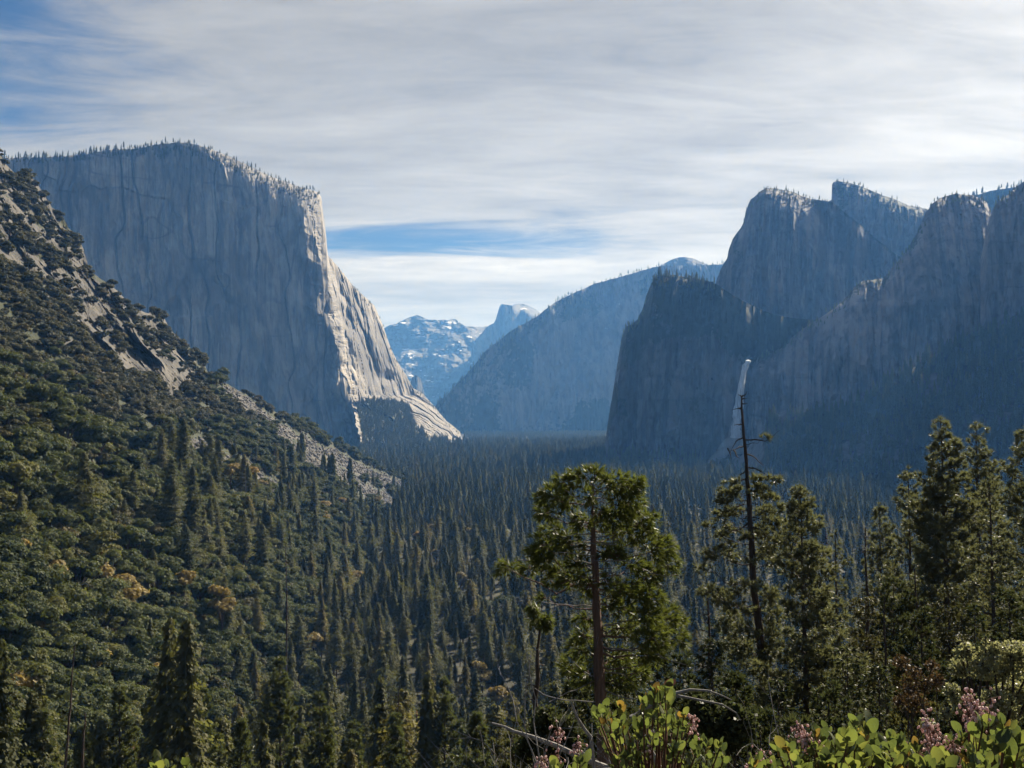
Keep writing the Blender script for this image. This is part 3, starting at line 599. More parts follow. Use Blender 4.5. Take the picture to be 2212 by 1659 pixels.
def ball(c, r, n=14, sq=1.0, tilt=0.0):
    th_, ph = np.meshgrid(np.linspace(0, math.pi, n), np.linspace(0, 2 * math.pi, n * 2, endpoint=False), indexing='ij')
    q = np.stack([np.sin(th_) * np.cos(ph) * r[0], np.sin(th_) * np.sin(ph) * r[1], np.cos(th_) * r[2]], -1)
    ct, st_ = math.cos(tilt), math.sin(tilt); x, z = q[..., 0].copy(), q[..., 2].copy(); q[..., 0] = x * ct + z * st_; q[..., 2] = -x * st_ + z * ct
    q = q * (1 + .18 * noise(q[..., 0:1] / 18, q[..., 1:2] / 18, q[..., 2:3] / 18, 6)) + c
    i = np.arange(n - 1)[:, None] * 2 * n; j = np.arange(2 * n)[None]; k = (j + 1) % (2 * n)
    return q.reshape(-1, 3), np.concatenate([np.stack([i + j, i + k, i + 2 * n + k], -1).reshape(-1, 3), np.stack([i + j, i + 2 * n + k, i + 2 * n + j], -1).reshape(-1, 3)])
mb = MB()
for x, y, rx, rz, ti in ((1587, 940, 16, 46, .25), (1572, 962, 15, 42, .75), (1555, 985, 14, 40, .9), (1596, 955, 20, 30, 0)):
    mb.add(*ball(at(x, y, Yw - 45), (rx, 22, rz), tilt=ti))
m, t = material("spray"); pv = t.new('ShaderNodeVolumePrincipled'); pv.inputs['Color'].default_value = rgb(.95, .97, 1); pv.inputs['Density'].default_value = .012
o = t.new('ShaderNodeOutputMaterial'); t.l.new(pv.outputs[0], o.inputs['Volume'])
sp = mb.build("spray", m); outward(sp.data); tag(sp, "pale spray drifting left from the foot of the waterfall", "spray", kind="stuff")
# ------------------------------------------------------------------ trees of the valley
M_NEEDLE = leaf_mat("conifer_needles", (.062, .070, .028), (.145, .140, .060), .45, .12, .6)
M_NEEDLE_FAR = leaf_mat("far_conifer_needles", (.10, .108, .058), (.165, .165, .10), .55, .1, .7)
M_OAK = leaf_mat("oak_leaves", (.044, .058, .022), (.108, .120, .046), .40, .12, .6)
M_BRUSH = leaf_mat("brush_leaves", (.042, .046, .022), (.095, .088, .044), .3, .1, .6)
M_YELLOW = leaf_mat("autumn_leaves", (.20, .155, .05), (.32, .25, .09), .4, .2, .6, (1.2, 1.1, .7))
M_RUST = leaf_mat("dying_needles", (.085, .052, .036), (.15, .085, .055), .3, .1, .7, (1.2, 1, .8))
M_BARK = bark_mat("pine_bark", (.055, .038, .028), (.11, .075, .052), 5.0, 7, .03)
M_GREY = bark_mat("weathered_wood", (.16, .15, .14), (.34, .32, .29), 8.0, 10, .01)
def conifer(seed, H, Rm, nb, per, size, c0=.12, form='fir', bare=False, trunk_r=None, sides=6, lean=0.0):
    """trunk and crown (as MB pairs) of one conifer standing at the origin"""
    rg = np.random.default_rng(seed); tr, cr = MB(), MB()
    zz = np.linspace(0, H, 9); wob = np.cumsum(rg.normal(0, .004 * H, (9, 2)), 0); wob -= wob[0]; wob[:, 0] += lean * zz
    r0 = trunk_r or H * .0115
    tr.tube(np.column_stack([wob, zz]), r0 * (1 - .93 * (zz / H) ** .8), sides)
    t = np.sort(c0 + (1 - c0) * rg.random(nb) ** .9); t[-2:] = .985
    prof = {'fir': (1 - t) ** .85 + .03, 'pine': np.clip((1 - t) * 2.6, 0, 1) ** .75 * (.75 + .25 * np.sin(t * 9 + seed)) + .03, 'cedar': (1 - t) ** .62 + .02}[form]
    prof = prof * np.clip((t - c0) * 7 + .45, 0, 1)
    L = Rm * prof * rg.uniform(.62, 1.15, nb); az_ = np.arange(nb) * 2.399 + rg.normal(0, .5, nb)
    gap = noise(np.cos(az_) * 1.3, np.sin(az_) * 1.3, t * 5, seed) ; L = L * np.clip(1 + .55 * gap, .4, 1.25)
    tip = {'fir': -.22, 'pine': .12, 'cedar': -.10}[form] + .35 * (t - .5)
    dx, dy = np.cos(az_), np.sin(az_); bx = np.interp(t * H, zz, wob[:, 0]); by = np.interp(t * H, zz, wob[:, 1])
    for k in range(0, nb, 1 if bare else 4):
        if t[k] > .93: continue
        f = np.array([0, .5, 1.0]); p = np.column_stack([bx[k] + dx[k] * L[k] * f, by[k] + dy[k] * L[k] * f, t[k] * H + L[k] * (tip[k] * f - .14 * f * f)])
        tr.tube(p, [r0 * .16, r0 * .1, r0 * .03], 3)
    if not bare:
        k = np.repeat(np.arange(nb), per); f = rg.uniform(.18, 1.05, len(k)) ** .8
        side = rg.normal(0, .17, len(k)) * L[k]
        C = np.column_stack([bx[k] + dx[k] * L[k] * f - dy[k] * side, by[k] + dy[k] * L[k] * f + dx[k] * side, t[k] * H + L[k] * (tip[k] * f - .14 * f * f) + rg.normal(0, .25 * size, len(k))])
        D = np.column_stack([dx[k], dy[k], tip[k] - .1 + .3 * (form == 'pine')])
        NO = np.column_stack([dx[k], dy[k], .75 + 0 * f]) + .55 * rand_dirs(rg, len(k))
        cr.add(*cards(C, size * (.65 + .55 * (1 - t[k])), rg, 1.0, 1.0, D, NO)); skirts(cr, rg, H, Rm * .40, c0, 9, form, wob, zz)
    return tr, cr
def skirts(cr, rg, H, Rm, c0, ns, form, wob=None, zz=None, pts=9):
    """ragged overlapping whorls: the body of a conifer crown"""
    for q in range(ns):
        u = q / ns; z = H * (c0 + (1 - c0) * u); r = Rm * {'fir': (1 - u) ** .9, 'pine': (1 - u) ** .5 * min(1, .6 + u * 2), 'cedar': (1 - u) ** .62}[form] + .15
        hgt = H * (1 - c0) / ns * (2.1 if q < ns - 1 else 1.0); m = pts * 2; a = np.arange(m) * 2 * math.pi / m + rg.uniform(0, 6); rr = r * np.where(np.arange(m) % 2, .55, 1.0) * rg.uniform(.7, 1.25, m)
        ox, oy = (0, 0) if wob is None else (np.interp(z, zz, wob[:, 0]), np.interp(z, zz, wob[:, 1]))
        V = np.concatenate([[[ox, oy, z + hgt]], np.column_stack([ox + np.cos(a) * rr, oy + np.sin(a) * rr, z - .12 * rr + rg.normal(0, .12 * r, m)])]); i = np.arange(m)
        cr.add(V, np.column_stack([0 * i, 1 + i, 1 + (i + 1) % m]))
def far_conifer(seed, H, Rm, c0, form):
    rg = np.random.default_rng(seed); tr, cr = MB(), MB(); tr.tube([(0, 0, 0), (0, 0, H * .5), (0, 0, H)], [H * .011, H * .007, .05], 4)
    skirts(cr, rg, H, Rm * .72, c0, 11, form, pts=7); n = 230; t = c0 + (1 - c0) * rg.random(n); a = rg.uniform(0, 6.28, n); r = Rm * (1 - t) ** .8 * rg.uniform(.7, 1.2, n)
    cr.add(*cards(np.column_stack([np.cos(a) * r, np.sin(a) * r, t * H]), 1.7, rg, 1, .8, np.column_stack([np.cos(a), np.sin(a), -.2 + 0 * a]), np.column_stack([np.cos(a), np.sin(a), .8 + 0 * a]) + .4 * rand_dirs(rg, n))); return tr, cr
def oak(seed, H, Rm, n, size, open_=.2, sides=5):
    rg = np.random.default_rng(seed); tr, cr = MB(), MB()
    top = H * .45; tr.tube([(0, 0, -.5), (rg.normal(0, .1), rg.normal(0, .1), top * .6), (rg.normal(0, .3), rg.normal(0, .3), H * .75)], [Rm * .07, Rm * .055, Rm * .02], sides)
    nb = rg.integers(6, 10); B = []
    for k in range(nb):
        a = k * 2.4 + rg.normal(0, .3); rr = Rm * rg.uniform(.25, .62) * (0 if k == 0 else 1)
        B.append((rr * math.cos(a), rr * math.sin(a), H * rg.uniform(.5, .82) if k else H * .78, Rm * rg.uniform(.34, .5)))
        tr.tube([(0, 0, top * .5), (B[-1][0] * .6, B[-1][1] * .6, B[-1][2] * .8), B[-1][:3]], [Rm * .04, Rm * .025, Rm * .01], 3)
    B = np.array(B); k = rg.integers(0, nb, n); d = rand_dirs(rg, n); d[:, 2] = np.abs(d[:, 2]) * .9 - .25 * rg.random(n)
    C = B[k, :3] + d * (B[k, 3] * rg.uniform(.75, 1.08, n) * (1 + .25 * noise(d[:, 0] * 2.5, d[:, 1] * 2.5, d[:, 2] * 2.5 + k, seed)))[:, None] * np.array([1, 1, .8])
    cr.add(*cards(C, size, rg, .3, 1.2, None, d + [0, 0, .3] + .55 * rand_dirs(rg, n)))
    for b in B: cr.add(*lump(b[:3], b[3] * .66, rg))
    return tr, cr
def lump(c, r, rg):
    th_, ph = np.meshgrid(np.linspace(.2, 2.9, 5), np.linspace(0, 2 * math.pi, 7, endpoint=False), indexing='ij'); q = np.stack([np.sin(th_) * np.cos(ph), np.sin(th_) * np.sin(ph), .8 * np.cos(th_)], -1) * r * rg.uniform(.75, 1.15, (5, 7, 1)) + c
    i = np.arange(4)[:, None] * 7; j = np.arange(7)[None]; k = (j + 1) % 7
    return q.reshape(-1, 3), np.concatenate([np.stack([i + j, i + k, i + 7 + k], -1).reshape(-1, 3), np.stack([i + j, i + 7 + k, i + 7 + j], -1).reshape(-1, 3)])
PROTO = {}
def proto(name, parts, mats):
    """trunk and crown meshes of a kind, and the two as one mesh for the far-off mass"""
    tr, cr = parts; tm = tr.mesh(name + "_trunk", [mats[0]]); cm = cr.mesh(name + "_crown", [mats[1]]) if cr.V else None
    mb = MB(); 
    for v, f in zip(tr.V, tr.F): mb.V.append(v); mb.F.append(f); mb.M.append(np.zeros(len(f), int))
    for v, f in zip(cr.V, cr.F): mb.V.append(v); mb.F.append(f + tr.n); mb.M.append(np.ones(len(f), int))
    me = mb.mesh(name, mats); o = bpy.data.objects.new(name, me); PROTO[name] = (tm, cm, o); return o
MID = []   # (name, form words)
for k, (H, Rm, form, c0, w_) in enumerate([(38, 4.6, 'fir', .10, "narrow"), (42, 5.0, 'pine', .30, "long-trunked"), (30, 4.4, 'fir', .04, "full-skirted"), (44, 4.4, 'cedar', .16, "tall spire-like"), (34, 5.4, 'pine', .22, "broad"),
                                            (26, 3.8, 'cedar', .06, "small pointed"), (40, 5.6, 'pine', .38, "open-crowned"), (36, 4.0, 'fir', .18, "thin ragged")]):
    n_ = "conifer_%s" % "abcdefgh"[k]; proto(n_, conifer(100 + k, H, Rm * 1.55, 210, 26, .85, c0, form), [M_BARK, M_NEEDLE]); MID.append((n_, w_, H))
proto("rust_conifer", conifer(131, 34, 4.0, 90, 10, 1.0, .2, 'fir'), [M_BARK, M_RUST])
proto("bare_conifer", conifer(132, 32, 3.0, 70, 0, 1.0, .15, 'fir', bare=True), [M_GREY, M_GREY])
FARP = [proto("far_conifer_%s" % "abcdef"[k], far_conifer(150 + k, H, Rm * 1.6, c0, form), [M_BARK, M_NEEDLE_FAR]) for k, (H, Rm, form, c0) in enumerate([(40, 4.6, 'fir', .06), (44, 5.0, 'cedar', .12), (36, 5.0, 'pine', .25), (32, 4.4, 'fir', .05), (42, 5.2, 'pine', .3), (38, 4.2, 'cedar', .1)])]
OAKS = []
for k, (H, Rm) in enumerate([(10, 5.2), (8, 4.8), (12, 5.6), (7, 5.0), (9, 4.2), (11, 6.2)]):
    proto("oak_%s" % "abcdef"[k], oak(200 + k, H, Rm, 1700, .72), [M_BARK, M_OAK]); OAKS.append("oak_%s" % "abcdef"[k])
BRUSH = [proto("brush_%s" % "abcd"[k], oak(230 + k, H, Rm, 700, .7, sides=4), [M_BARK, M_BRUSH]) for k, (H, Rm) in enumerate([(5, 3.8), (4, 3.4), (6, 4.2), (4.5, 4.6)])]
for k, (H, Rm) in enumerate([(13, 4.6), (11, 5.2), (15, 4.4)]): proto("autumn_%s" % "abc"[k], oak(250 + k, H, Rm, 700, .95), [M_BARK, M_YELLOW])
def scatter(name, P, protos, scale, yaw, label, cat, tilt=None, idx=None, sz=None):
    """one object that sets many trees by geometry nodes: a point for each, with its turn, size and kind"""
    n = len(P); me = bpy.data.meshes.new(name); me.vertices.add(n); me.vertices.foreach_set("co", np.ascontiguousarray(P, dtype=np.float32).ravel())
    rot = np.zeros((n, 3)); rot[:, 2] = yaw
    if tilt is not None: rot[:, :2] = tilt
    s3 = np.repeat(np.asarray(scale)[:, None], 3, 1)
    if sz is not None: s3[:, 2] *= sz
    for an, dat in (("rot", rot), ("scl", s3)):
        a = me.attributes.new(an, 'FLOAT_VECTOR', 'POINT'); a.data.foreach_set('vector', np.ascontiguousarray(dat, dtype=np.float32).ravel())
    a = me.attributes.new("idx", 'INT', 'POINT'); a.data.foreach_set('value', (rng.integers(0, len(protos), n) if idx is None else idx).astype(np.int32))
    o = link(name, me); g = bpy.data.node_groups.new(name + "_planting", 'GeometryNodeTree')
    g.interface.new_socket("Geometry", in_out='INPUT', socket_type='NodeSocketGeometry'); g.interface.new_socket("Geometry", in_out='OUTPUT', socket_type='NodeSocketGeometry')
    N, Lk = g.nodes, g.links; gi, go = N.new('NodeGroupInput'), N.new('NodeGroupOutput'); ip = N.new('GeometryNodeInstanceOnPoints'); jn = N.new('GeometryNodeJoinGeometry')
    for po in reversed(protos):
        oi = N.new('GeometryNodeObjectInfo'); oi.inputs['Object'].default_value = po; oi.inputs['As Instance'].default_value = False
        gt = N.new('GeometryNodeGeometryToInstance'); Lk.new(oi.outputs['Geometry'], gt.inputs[0]); Lk.new(gt.outputs[0], jn.inputs[0])
    def named(nm, typ):
        q = N.new('GeometryNodeInputNamedAttribute'); q.data_type = typ; q.inputs['Name'].default_value = nm; return q.outputs['Attribute']
    Lk.new(gi.outputs[0], ip.inputs['Points']); Lk.new(jn.outputs[0], ip.inputs['Instance']); ip.inputs['Pick Instance'].default_value = True
    Lk.new(named('idx', 'INT'), ip.inputs['Instance Index']); Lk.new(named('rot', 'FLOAT_VECTOR'), ip.inputs['Rotation']); Lk.new(named('scl', 'FLOAT_VECTOR'), ip.inputs['Scale'])
    Lk.new(ip.outputs[0], go.inputs[0]); md = o.modifiers.new("planting", 'NODES'); md.node_group = g
    tag(o, label, cat, kind="stuff"); return o
def plant(pname, name, P, yaw, s, label, cat, group, has_parts=True):
    """one single tree: an empty at its foot with trunk and crown as its children"""
    tm, cm, _ = PROTO[pname]; e = empty(name, P); e.rotation_euler = (0, 0, yaw); e.scale = (s, s, s)
    link("trunk", tm, e)
    if cm: link("crown", cm, e)
    tag(e, label, cat, group); return e
# --- how far the valley floor reaches in each direction, and where the hillside begins
GRID = np.linspace(-500, 2700, 801); LIMIT = np.full(801, 6500.0)
for r, xm in ((EL, -999), (FR, -999), (AA, 1316), (DD, 1650), (EE, 2200), (GG, 1330)):
    k = np.argmax(r.P[:, :, 2] > FLOOR + 3, axis=0); yb = r.P[k, np.arange(r.nx), 1]; pxs = r.px[0]
    li = np.interp(GRID, pxs, yb, left=1e9, right=1e9); li = np.where(GRID < xm, 1e9, li); LIMIT = np.minimum(LIMIT, li)
def on_hill(x, y): return (-253 + KB * x + KC * y > FLOOR + 4) & (y < 2050 + 0 * x)
def jitter_grid(y0, y1, step):
    xs = []
    for y in np.arange(y0, y1, step * .9):
        wd = y * .62 + 40; x = np.arange(-wd, wd, step); xs.append(np.column_stack([x + rng.uniform(-.45, .45, len(x)) * step, y + rng.uniform(-.45, .45, len(x)) * step]))
    return np.concatenate(xs)
XY = np.concatenate([jitter_grid(120, 900, 12.5), jitter_grid(900, 2000, 15), jitter_grid(2000, 4150, 18), jitter_grid(4150, 6400, 22)])
keep = ~on_hill(XY[:, 0], XY[:, 1]); XY = XY[keep]
p0 = np.column_stack([XY, ground_z(XY[:, 0], XY[:, 1])]); tops = p0 + [0, 0, 36]; qx, qy = project(tops); bx_, by_ = project(p0)
lim = np.interp(qx, GRID, LIMIT); keep = (XY[:, 1] < lim - 8) & (qx > -180) & (qx < 2400) & (qy < 1720)
keep &= (qy > 1490) | (XY[:, 1] > 330)
keep &= ~(((bx_ - 1465) / 70) ** 2 + ((by_ - 1118) / 17) ** 2 < 1)            # the small meadow
gap = fbm(XY[:, 0] / 60, XY[:, 1] / 60, 0, 88, 3); keep &= (gap > -.75) | (XY[:, 1] > 1500)
p0, qx, qy = p0[keep], qx[keep], qy[keep]
# oaks and autumn trees among the conifers, more of them to the left
broad = fbm(p0[:, 0] / 90, p0[:, 1] / 90, 0, 83, 3) + .9 * sstep(900, 300, qx) - 1.2 * sstep(900, 1500, p0[:, 1]) - .2
u = rng.random(len(p0)); is_oak = (broad > .35) & (u < .6) & (p0[:, 1] > 260)
CON, OAKP = p0[~is_oak], p0[is_oak]
# --- trees on the hillside
hp, hx, hy = sample(HH, 10500, ((scree_amt(HH.px, HH.py) < .15) & (HH.py < 1800) & (HH.px > -260))[:-1, :-1] * np.clip(.35 + 1.1 * HH.veg[:-1, :-1], .08, 1) * np.clip(.75 + .9 * fbm(HH.P[..., 0] / 38, HH.P[..., 1] / 38, HH.P[..., 2] / 38, 19, 3)[:-1, :-1], .12, 1.6), rng)
inh2 = (H2.py < 1850) & (H2.px > -260)
h2, _, h2y = sample(H2, 4200, ((scree_amt(H2.px, H2.py) < .35) & inh2)[:-1, :-1] * 1.0, rng)
hz_ = ((HH.py > 1000) & (HH.py < 1750) & (HH.px > -200))[:-1, :-1] * 1.0 * (scree_amt(HH.px, HH.py)[:-1, :-1] < .3)
hc, hcx, hcy = sample(HH, 280, hz_, rng); h2c, _, _ = sample(H2, 170, (inh2 & (H2.py > 1050))[:-1, :-1] * 1.0, rng)
low = hy > 860 + 120 * noise(hx / 60, hy / 60, 0, 9)
OAKP = np.concatenate([OAKP, hp[low], h2]); BR = hp[~low]
CON = np.concatenate([CON, hc, h2c])
# --- the single trees: the three hundred nearest conifers, the nearest oaks, every autumn tree
def in_view(P, h):
    x, y = project(P + np.array([0, 0, h])); x2, y2 = project(P + np.array([0, 0, h * .55])); return (x > -10) & (x < 2222) & (y < 1625) & (y > 800) 
def place(x, y):
    col = "at the left edge" if x < 260 else "in the left part" if x < 620 else "in the middle" if x < 1050 else "left of the leafy cedar" if x < 1230 else "behind the leafy cedar" if x < 1500 else "behind the dead-topped pine" if x < 1800 else "at the right"
    row = "of the nearest rows" if y > 1470 else "of the lower forest" if y > 1380 else "of the mid forest" if y > 1280 else "of the upper forest" if y > 1180 else "below the hillside"
    return col + " " + row
YEL = [(545, 1012), (498, 1012), (565, 1040), (742, 1073), (812, 1080), (702, 1110), (852, 1170), (942, 1185), (995, 1240), (1020, 1150), (92, 1222), (60, 1325), (215, 1217), (262, 1250), (190, 1178), (272, 1240), (570, 1312), (640, 1330), (672, 1385), (1042, 1447), (1075, 1490), (205, 1410), (268, 1280), (20, 1180), (340, 1430), (32, 1490), (122, 1220),
       (1185, 1110), (905, 1150), (930, 1130), (770, 1230), (700, 1080), (130, 1050), (395, 1240), (480, 1290)]
AUT = []
for x, y in YEL:
    for Y in np.geomspace(250, 2400, 400):
        q = at(x, y, Y)
        if q[2] - 17 <= (max(FLOOR if Y > 440 else float(ground_z(q[0], Y)), -253 + KB * q[0] + KC * Y, (-215 + KB * q[0] + KC * Y) if x < 500 else -999)): break
    AUT.append(q)
AUT = np.array(AUT)
def clear_of(P):   # nothing tall right in front of an autumn tree
    ok = np.ones(len(P), bool)
    for q in AUT: ok &= ~((np.abs(P[:, 0] - q[0] * P[:, 1] / q[1]) < 6) & (P[:, 1] > q[1] - 60) & (P[:, 1] < q[1] + 6))
    return P[ok]
CON = clear_of(CON)
CON = CON[np.argsort(CON[:, 1])]; vis = in_view(CON, 34); idx_ = np.flatnonzero(vis)[:300]; one = np.zeros(len(CON), bool); one[idx_] = True
for P in CON[one]:
    k = rng.choice(10, p=[.13, .13, .12, .11, .12, .1, .12, .12, .02, .03]); s = float(.5 + .7 * rng.random() ** 1.3); x, y = (float(v) for v in project(P + np.array([0, 0, 30 * s])))
    pn, wd = (MID[k][0], MID[k][1] + " green") if k < 8 else ("rust_conifer", "rusty brown dying") if k == 8 else ("bare_conifer", "bare grey dead")
    lb = f"{wd} conifer {place(x, y)}"
    plant(pn, "conifer", P - [0, 0, 1], float(rng.uniform(0, 6.28)), s, lb, "tree", lb.replace("conifer", "conifers", 1))
rest = CON[~one]; far = rest[:, 1] > 1150
nr_, fr_ = rest[~far], rest[far]
mids = [PROTO[m_[0]][2] for m_ in MID] + [PROTO["rust_conifer"][2], PROTO["bare_conifer"][2]]
gz_, gx_, gy_ = sample(GG, 4200, 1.0 - ((GG.px > 1520) & (GG.px < 1650) & (GG.v > .45))[:-1, :-1], rng)
OAKP = OAKP[np.argsort(OAKP[:, 1])]; vis = in_view(OAKP, 7) & (OAKP[:, 1] > 150); idx_ = np.flatnonzero(vis)[:280]; one = np.zeros(len(OAKP), bool); one[idx_] = True
for P in OAKP[one]:
    k = int(rng.integers(0, 6)); s = float(rng.uniform(.75, 1.3)); x, y = (float(v) for v in project(P + np.array([0, 0, 7 * s])))
    wd = ["round green", "low spreading green", "tall round green", "flat-topped green", "small green", "wide-crowned green"][k]; lb = f"{wd} oak {place(x, y)}"
    plant(OAKS[k], "oak_tree", P - [0, 0, .5], float(rng.uniform(0, 6.28)), s, lb, "tree", lb.replace("oak", "oaks", 1))
ro = OAKP[~one]
for (x, y), q in zip(YEL, AUT):
    k = int(rng.integers(0, 3)); s = float(rng.uniform(1.25, 1.75)); lb = f"golden autumn tree {place(x, y)}"
    plant(f"autumn_{'abc'[k]}", "autumn_tree", q - [0, 0, 10.5 * s], float(rng.uniform(0, 6.28)), s, lb, "tree", lb.replace("tree", "trees", 1))
def sc_(n, a, b): return rng.uniform(a, b, n)
n = len(nr_); pi_ = rng.choice(10, n, p=[.13, .13, .12, .12, .13, .1, .13, .12, .005, .015])
scatter("conifer_forest", nr_ - [0, 0, 1], mids, .42 + .8 * rng.random(n) ** 1.4, sc_(n, 0, 6.28), "dense green conifer forest filling the valley behind the nearest trees", "forest", idx=pi_, sz=sc_(n, .66, .95))
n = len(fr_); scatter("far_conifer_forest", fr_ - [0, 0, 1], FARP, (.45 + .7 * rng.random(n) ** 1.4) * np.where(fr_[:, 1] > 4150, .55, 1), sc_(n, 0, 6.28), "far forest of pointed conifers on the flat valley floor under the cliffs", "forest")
n = len(gz_); scatter("slope_forest", gz_ - [0, 0, 2], FARP, sc_(n, .5, .9), sc_(n, 0, 6.28), "dark conifers in deep shade on the slope below the right cliffs", "forest")
n = len(ro); scatter("oak_woodland", ro - [0, 0, .5], [PROTO[o_][2] for o_ in OAKS] + BRUSH, .5 + 1.1 * rng.random(n) ** 1.8, sc_(n, 0, 6.28), "round-topped oaks crowding the hillside on the left", "woodland")
n = len(BR); scatter("brush", BR - [0, 0, .6], BRUSH, .7 + 1.2 * rng.random(n) ** 1.5, sc_(n, 0, 6.28), "low dark brush clinging between the crags of the left hillside", "brush")
# --- trees along the rims and tops, a few pixels each
RIM = []
def rim(r, x0, x1, n, s0, s1, depth=60, pw=1.0):
    j = np.clip(np.searchsorted(r.px[0], rng.uniform(x0, x1, n)), 0, r.nx - 1); i = r.ny - 1 - (rng.random(n) ** pw * depth).astype(int).clip(0, r.ny - 1)
    RIM.append(np.column_stack([r.P[i, j] - [0, 0, 1], rng.uniform(s0, s1, n)]))
rim(EL, 0, 330, 190, .3, .8, 14); rim(EL, 330, 690, 320, .25, .62, 30); rim(EL, 740, 990, 90, .2, .4, 30); rim(FR, 944, 1600, 700, .5, 1.05, 50); rim(AA, 1405, 1545, 130, .3, .7, 30); rim(AA, 1340, 1400, 26, .3, .5, 25); rim(BB, 1600, 1800, 110, .25, .5, 22)
rim(CC, 1800, 2010, 120, .3, .6, 30); rim(DD, 2000, 2140, 70, .25, .5, 20); rim(DD, 1640, 2000, 130, .2, .45, 30); rim(E2, 2100, 2260, 90, .6, 1.0, 10); rim(EE, 2142, 2300, 60, .25, .5, 20); rim(HH, 0, 480, 60, .12, .25, 30)
RIM = np.concatenate(RIM); n = len(RIM)
scatter("rim_trees", RIM[:, :3], mids[:8], RIM[:, 3], sc_(n, 0, 6.28), "tiny conifers along the rims and tops of the cliffs", "trees")
ap, _, _ = sample(EL, 4600, (EL.veg[:-1, :-1] > .55) * (EL.py[:-1, :-1] > 845), rng); n = len(ap)
scatter("apron_trees", ap - [0, 0, 1], FARP + BRUSH, sc_(n, .3, .7), sc_(n, 0, 6.28), "pale green woods on the slope at the foot of the sunlit prow", "woods", idx=rng.integers(0, 10, n))
# --- loose rocks on the scree
def boulder(seed):
    rg = np.random.default_rng(seed); P = rg.normal(size=(16, 3)); P = unit(P) * rg.uniform(.7, 1, (16, 1)) * np.array([1, .8, .7])
    import bmesh
    bm = bmesh.new(); [bm.verts.new(p) for p in P]; bmesh.ops.convex_hull(bm, input=bm.verts); 
    lo = [v for v in bm.verts if not v.link_faces]; bmesh.ops.delete(bm, geom=lo, context='VERTS')
    me = bpy.data.meshes.new("boulder"); bm.to_mesh(me); bm.free(); me.materials.append(M_SCREE); return bpy.data.objects.new("boulder", me)
M_SCREE = rock_mat("scree_rock", base=(.14, .133, .128), tan=(.22, .205, .19), dark=(.09, .085, .08), scale=8.0, streak=1.0, tanamt=.6)
s1, _, _ = sample(HH, 5200, scree_amt(HH.px, HH.py)[:-1, :-1] ** 1.5, rng); n = len(s1)
scatter("scree", s1, [boulder(k) for k in range(6)], .7 + 3.0 * rng.random(n) ** 2.5, sc_(n, 0, 6.28), "strips of loose grey rock running down the left hillside", "scree", tilt=rng.uniform(-.6, .6, (n, 2)))
# ------------------------------------------------------------------ the near trees and shrubs
M_TUFT = leaf_mat("pine_tufts", (.105, .108, .064), (.165, .165, .102), .42, .32, .45, vary=False)
M_TUFT2 = leaf_mat("green_pine_tufts", (.070, .080, .034), (.115, .125, .055), .40, .3, .45, vary=False)
M_CEDAR = leaf_mat("cedar_sprays", (.070, .085, .020), (.135, .145, .040), .48, .4, .4, vary=False)
M_DIM = leaf_mat("young_conifer_needles", (.040, .048, .022), (.090, .096, .048), .36, .12, .5)
M_CBARK = bark_mat("cedar_bark", (.13, .082, .062), (.24, .16, .125), 14.0, 14, .05)
M_DBARK = bark_mat("dark_pine_bark", (.050, .038, .032), (.105, .078, .062), 8.0, 5, .04)
M_TWIG = bark_mat("grey_twig", (.15, .14, .13), (.32, .30, .275), 30.0, 8, .003)
def z1(x, y): return 1032 + x * .3555, 958.6 + y * .3555     # reading grids of the enlarged views of the photograph
def z2(x, y): return 1437.8 + x * .3111, 737.3 + y * .3111
def z3(x, y): return 1437.8 + x * .2889, 1106 + y * .2889
def z5(x, y): return 1142.8 + x * .2333, 1401 + y * .2333
def z6(x, y): return 1585 + x * .2834, 1364 + y * .2834
